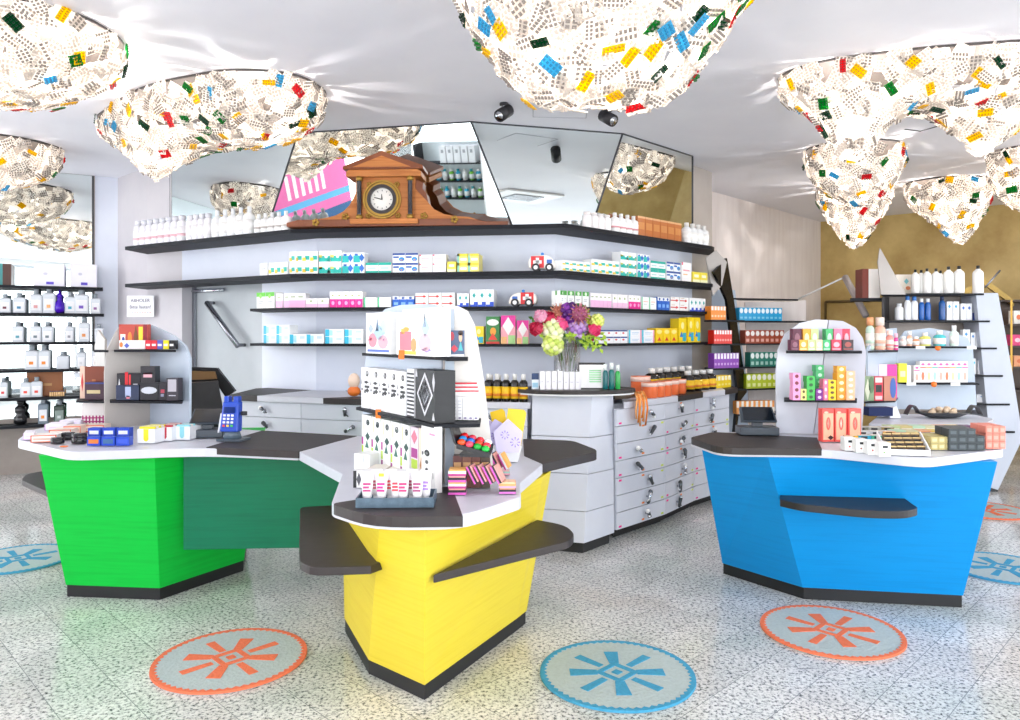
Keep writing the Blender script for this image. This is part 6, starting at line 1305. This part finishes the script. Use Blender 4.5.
# tray with tubes
x0, y0 = P(355, 509, ZT); x1, y1 = P(433, 509, ZT); tr = thing('display_tray', 'blue grey tray holding small skin care tubes at the counter tip', 'tray', ((x0+x1)/2, y0+.08, ZT+.0045), R(2))
TW = (x1-x0)/2; TRM = plaster('blue_grey_tray', '#3f5464', '#5a7080', 30, .4)
MB().box(-TW, TW, -.08, .08, 0, .006, TRM).build('tray_floor', tr, world=False)
for a_ in ((-TW, TW, -.08, -.074), (-TW, TW, .074, .08), (-TW, -TW+.006, -.073, .073), (TW-.006, TW, -.073, .073)): MB().box(*a_, .0065, .035, TRM).build('tray_rim', tr, world=False)
def tube_(col, lab, big=0):
    mb = MB(); Wt = mat('#f5f0f2', .3); h = .115; rs = []
    n = 14
    for z, rx, ry in ((.02, .014, .014), (.022, .017, .016), (.06, .0205, .013), (h, .023, .0015)): rs.append([(rx*math.cos(6.283*i/n), ry*math.sin(6.283*i/n), z) for i in range(n)])
    mb.rings(rs, Wt, True, True); mb.lathe([(.013, 0), (.0135, .019)], mat('#f3f3f5', .3), n=12)
    for k_, (a, b) in enumerate(((.045, .052), (.056, .064), (.068, .076))): mb.box(-.014, .014 if k_ != 1 else .008, -.0168+k_*.002, -.0142+k_*.002, a, b, mat(col, .4))
    if lab: mb.box(-.01, .01, -.006, -.003, .098, .11, mat(lab, .4))
    return mb.mesh('tube')
tb = [('#b83a7a', 'plum', 0), ('#c8506a', 'dark rose', .05), ('#f0308c', 'pink', 0), ('#e8484a', 'red', .05), ('#f04050', 'coral red', .01), ('#ec3a78', 'raspberry', 0), ('#a83a5a', 'wine', .05), ('#a84a7a', 'mauve', 0), ('#b08ae0', 'lilac', .03)]
for i, (c_, n_, o_) in enumerate(tb):
    f = (i+.5)/9; place('cream_tube', tube_(c_, '#e0d83a' if i == 2 else None), (tr.location.x-TW*.84+f*TW*1.68, tr.location.y-.035+o_, ZT+.0115), random.uniform(-.15, .15), 'white tube with %s print, %s from left in the tray' % (n_, ORD[i]), 'tube', 'cream tubes in the tray')
# pink compact palettes
PINK = [('#d85ab8', '#2a2228', '#f0a8a0'), ('#c03a8a', '#dcdfe4', '#f0b060')]
def palette(w, d, h, c): 
    mb = MB(); mb.box(-w/2, w/2, 0, d, 0, h*.35, mat(c[0], .3)).box(-w/2, w/2, .001, d, h*.35, h*.75, mat(c[1], .3)).box(-w/2+.003, w/2-.003, .003, d-.003, h*.75, h, mat(c[2], .35)); return mb.mesh('palette')
pg = 'pink eyeshadow palettes on the yellow counter'
for k_ in range(4):
    put('makeup_palette', 'pink edged palette, %s from the bottom of the left stack' % ORD[k_], 'palette', 448, 466, 496, 490, ZT, me=lambda w, h: palette(w, .07, .024, PINK[k_ % 2]), dz=k_*.0245, group=pg)
for r_ in range(2):
    for i in range(5 if r_ else 4):
        u = 470+i*8.0+(r_*-1); vb = (495, 480)[r_]; x, y = P(u, vb, ZT); c = PINK[(i+r_) % 2] if r_ else PINK[0]
        o = place('makeup_palette', palette(.075, .07, .02, c), (x, y, ZT+.075), R(-8), 'leaning pink palette, %s from left in the %s rank' % (ORD[i], ('front', 'rear')[r_]), 'palette', pg); o.rotation_euler = (0, R(62), R(-12))
for k_ in range(2):
    put('makeup_palette', 'pink edged palette, %s of the right pair' % ('lower', 'upper')[k_], 'palette', 499, 516, 495, 490, ZT, me=lambda w, h: palette(w, .07, .022, ('#d070c0', '#1c1a1e', '#f0a07a') if k_ == 0 else ('#e8a0c0', '#e0a060', '#f4c8a0')), dz=k_*.0225, group=pg)
put('makeup_palette', 'pale pink and mint palette behind the right pair', 'palette', 494, 510, 476, 471, ZT, me=lambda w, h: palette(w, .07, .02, ('#f0a8b8', '#a8d0c0', '#e8b8b0')), group=pg)
for i in range(4):
    putY('carton', 'dark brown lipstick carton, %s from left behind the palettes' % ORD[i], 'box', 453+i*9.3, 462+i*9.3, 3.03, ZT, 457, depth=.05, base= ('#5a2a2a', '#7a4a3a', '#6a3a30', '#4a3a2a')[i], dec=[(.1, .9, .6, .8, '#c89a6a'), (.2, .8, .2, .35, '#a83a4a')], group='brown cartons behind the palettes')
# open black case with coloured polish dots
x, y = uq(475, 3.03); dc = thing('polish_case', 'open black case with rows of coloured polish pots', 'case', (x, y, HT(457, 3.03)+.06), R(-8)); dc.scale = (.8, .8, 1); CB = mat('#17171c', .3)
MB().rings([[(-.085, -.06, -.02), (.085, -.06, -.055), (.085, .06, -.03), (-.085, .06, .01)], [(-.085, -.06, 0), (.085, -.06, -.035), (.085, .06, -.01), (-.085, .06, .03)]], CB).build('case_tray', dc, world=False)
MB().rings([[(-.1, -.05, .0), (-.085, -.05, -.01), (-.085, .06, .03), (-.1, .06, .04)], [(-.14, -.05, .11), (-.125, -.05, .11), (-.125, .06, .13), (-.14, .06, .13)]], CB).build('case_lid', dc, world=False)
MB().prism([(-.07, -.05), (.07, -.05), (.07, .05), (-.07, .05)], -.054, -.04, CB).build('case_foot', dc, world=False)
pc = ['#f05a2a', '#3a7ae0', '#ea2a3a', '#2ab84a', '#e8242c', '#f0506a', '#e84a2a', '#f0f0f4', '#3a9ae8', '#f0405a', '#20a83a', '#ea3a4a']
pn_ = ['orange', 'blue', 'red', 'green', 'scarlet', 'pink red', 'tomato', 'white', 'light blue', 'rose red', 'dark green', 'cherry']
for i in range(12):
    c_, r2 = i % 4, i//4; fx = -.062+c_*.041; fy = -.04+r2*.038; z = -.006-.035*(fx+.085)/.17+.028*(fy+.06)/.12
    o = place('polish_pot', MB().ball((0, 0, .010), .018, mat(pc[(i*5) % 12], .25), 10, sz=.8).mesh('pot'), Matrix.Translation(dc.location) @ Matrix.Rotation(R(-8), 4, 'Z') @ Vector((fx*.8, fy*.8, z)), 0, '%s polish pot in the %s row of the open black case' % (pn_[(i*5) % 12], ('front', 'middle', 'back')[r2]), 'pot', 'polish pots in the black case')
# paper fans in white box
x, y = P(507, 463, ZT); bx = thing('leaflet_holder', 'white leaflet holder behind the palettes', 'holder', (x, y+.03, ZT+.0045), R(-5))
MB().rings([[(-.055, -.03, 0), (.055, -.03, 0), (.055, .04, 0), (-.055, .04, 0)], [(-.075, -.04, .08), (.075, -.04, .08), (.075, .05, .08), (-.075, .05, .08)]], WHITE).build('holder_box', bx, world=False)
def leaf(dx, dy, rz, col, mk, label, up=.0, wd=.055, name='leaflet'):
    mb = MB(); o_ = [(-wd, 0), (wd, 0), (wd*1.3, .10), (0, .165), (-wd*1.3, .10)] if mk else [(-wd, 0), (wd, 0), (wd*1.1, .16), (wd*.8, .175), (-wd, .17)]
    mb.xz(o_, 0, .004, mat(col, .5))
    if mk:
        for cx, cz, r in ((-.015, .085, .03), (.035, .05, .035)):
            for j in range(8):
                a = j*math.pi/4; mb.add([(cx+.008*math.cos(a), -.0008, cz+.008*math.sin(a)), (cx+r*.7*math.cos(a)+.003*math.sin(a), -.0008, cz+r*.7*math.sin(a)-.003*math.cos(a)), (cx+r*.7*math.cos(a)-.003*math.sin(a), -.0008, cz+r*.7*math.sin(a)+.003*math.cos(a))], [(0, 1, 2)], C('#8a6ac8'))
    o = place(name, mb.mesh('leaflet'), (x+dx, y+.03+dy, ZT+.055+up), rz, label, 'leaflet', 'leaflets in the white holder'); o.rotation_euler = (R(-8), rz*2, rz)
leaf(.005, -.052, 0, '#d9d0ee', 1, 'front lilac leaflet with violet stars'); leaf(-.025, -.028, -.12, '#d0c6ea', 1, 'second lilac leaflet fanned to the left'); leaf(-.04, -.012, -.2, '#cabfe6', 1, 'third lilac leaflet fanned farthest left')
leaf(-.02, .012, -.1, '#f2c81a', 0, 'left yellow leaflet behind the lilac ones', .03, .035); leaf(.025, .006, .08, '#f6d020', 0, 'right yellow leaflet behind the lilac ones', .035, .045)
# things on the white wing of the display
putY('carton', 'small dark blue carton with portrait on the white wing', 'box', 449, 464, 3.055, HT(357.5, 3.05), 331.5, depth=.04, base='#4a5a7a', dec=[(.05, .35, .6, .95, '#b03a4a', 'o'), (.1, .6, .15, .45, '#c8384a', 'd'), (.6, .95, .1, .6, '#4ab0b8', 't'), (.65, .88, .55, .9, '#e0b090', 'o'), (.6, .95, .8, 1, '#3a2420', 'o'), (.0, 1, 0, .08, '#e8e8ee')])
for i in range(9):
    f_ = i/9; u0, u1 = 446.5+i*.45, 447+i*.4+29
    if i < 3: q = putY('leaflet_pad', 'white pad with red border, %s behind the front pads' % ORD[i], 'notepad', 446, 477+i*.8, 3.115-.012*i, z3b, 383.5+i*4, depth=.006, base='#f4f0ee', dec=[(0, 1, .95, 1, '#dc3040')], group='white pads on the white wing')
for i in range(6):
    w0 = 446.5+i*5.4; putY('leaflet_pad', 'small white pad with dotted print, %s from left on the white wing' % ORD[i], 'notepad', w0, w0+5.1, 3.07-i*.002, z3b, 398, depth=.02, base='#f2f1f2', dec=[(.2, .8, .05, .12, '#6a5a8a', 'o')] + [(.15, .85, .25+j*.14, .27+j*.14, '#b8b8c4') for j in range(5)], group='small white pads on the white wing')
# ================================================================ BEHIND THE PHOTOGRAPHER, SEEN IN THE CLOCK MIRROR
po = thing('poster', 'pink poster with blue stripes seen in the mirror left of the clock', 'poster', (-7.34, .3, 0)); MB().box(-7.35, -7.34, -1.0, 1.7, .004, 2.6, mat('#ea6aa8', .6)).build('sheet', po)
MB().box(-7.339, -7.336, -1.0, 1.7, .72, .95, mat('#1f5a8a', .6)).box(-7.339, -7.336, -1.0, 1.7, 1.15, 1.28, mat('#5ab0dc', .6)).build('blue_stripes', po)
MB().box(-7.339, -7.336, -1.0, 1.5, 1.95, 2.15, mat('#5a2418', .6)).build('brown_bar', po)
q = MB()
for i in range(6): q.box(-7.339, -7.336, -.2+i*.22, -.1+i*.22, 1.38, 1.85, WHITE)
q.build('white_strokes', po)
mu = thing('shelf_unit', 'white shelf with files and bottles seen in the clock mirror', 'shelf unit', (-4.1, .05, 0))
MB().box(-4.75, -3.4, -.02, .0, .5, 2.3, mat('#dfe9ec', .4)).build('back_panel', mu); MB().box(-4.78, -4.75, -.02, .3, 0, 2.3, BLACK).build('side_panel', mu); MB().box(-3.4, -3.37, -.02, .3, 0, 2.3, WHITE).build('side_panel', mu)
for z in (.95, 1.3, 1.62, 1.95): MB().box(-4.75, -3.4, 0, .28, z-.02, z, SHELF).build('shelf', mu)
for i in range(5): place('file_box', pk(.13, .2, .30, '#eceef0', [(.3, .7, .6, .8, '#a0a4a8')]), (-3.6-i*.15, .24, 1.6205+.33), R(180), 'tall white file box, %s in the row seen in the clock mirror' % ORD[i], 'file box', 'white file boxes seen in the clock mirror')
for r_, (z, n) in enumerate(((1.62, 8), (1.3, 8))):
    for i in range(n):
        c_ = ('#3ab0d0', '#7ac84a', '#f2f2f2')[(i+r_) % 3]; place('lotion_bottle', bottle(0, 0, c_, '#2aa0b0' if i % 2 else '#f4f4f4', '#f3f6f6', None, capr=.6)(.09, .2), (-3.55-i*.14, .14, z+.001), R(180), '%s bottle, %s in the %s row seen in the clock mirror' % (('turquoise', 'green', 'white')[(i+r_) % 3], ORD[i], ('upper', 'lower')[r_]), 'bottle', 'bottles seen in the clock mirror')
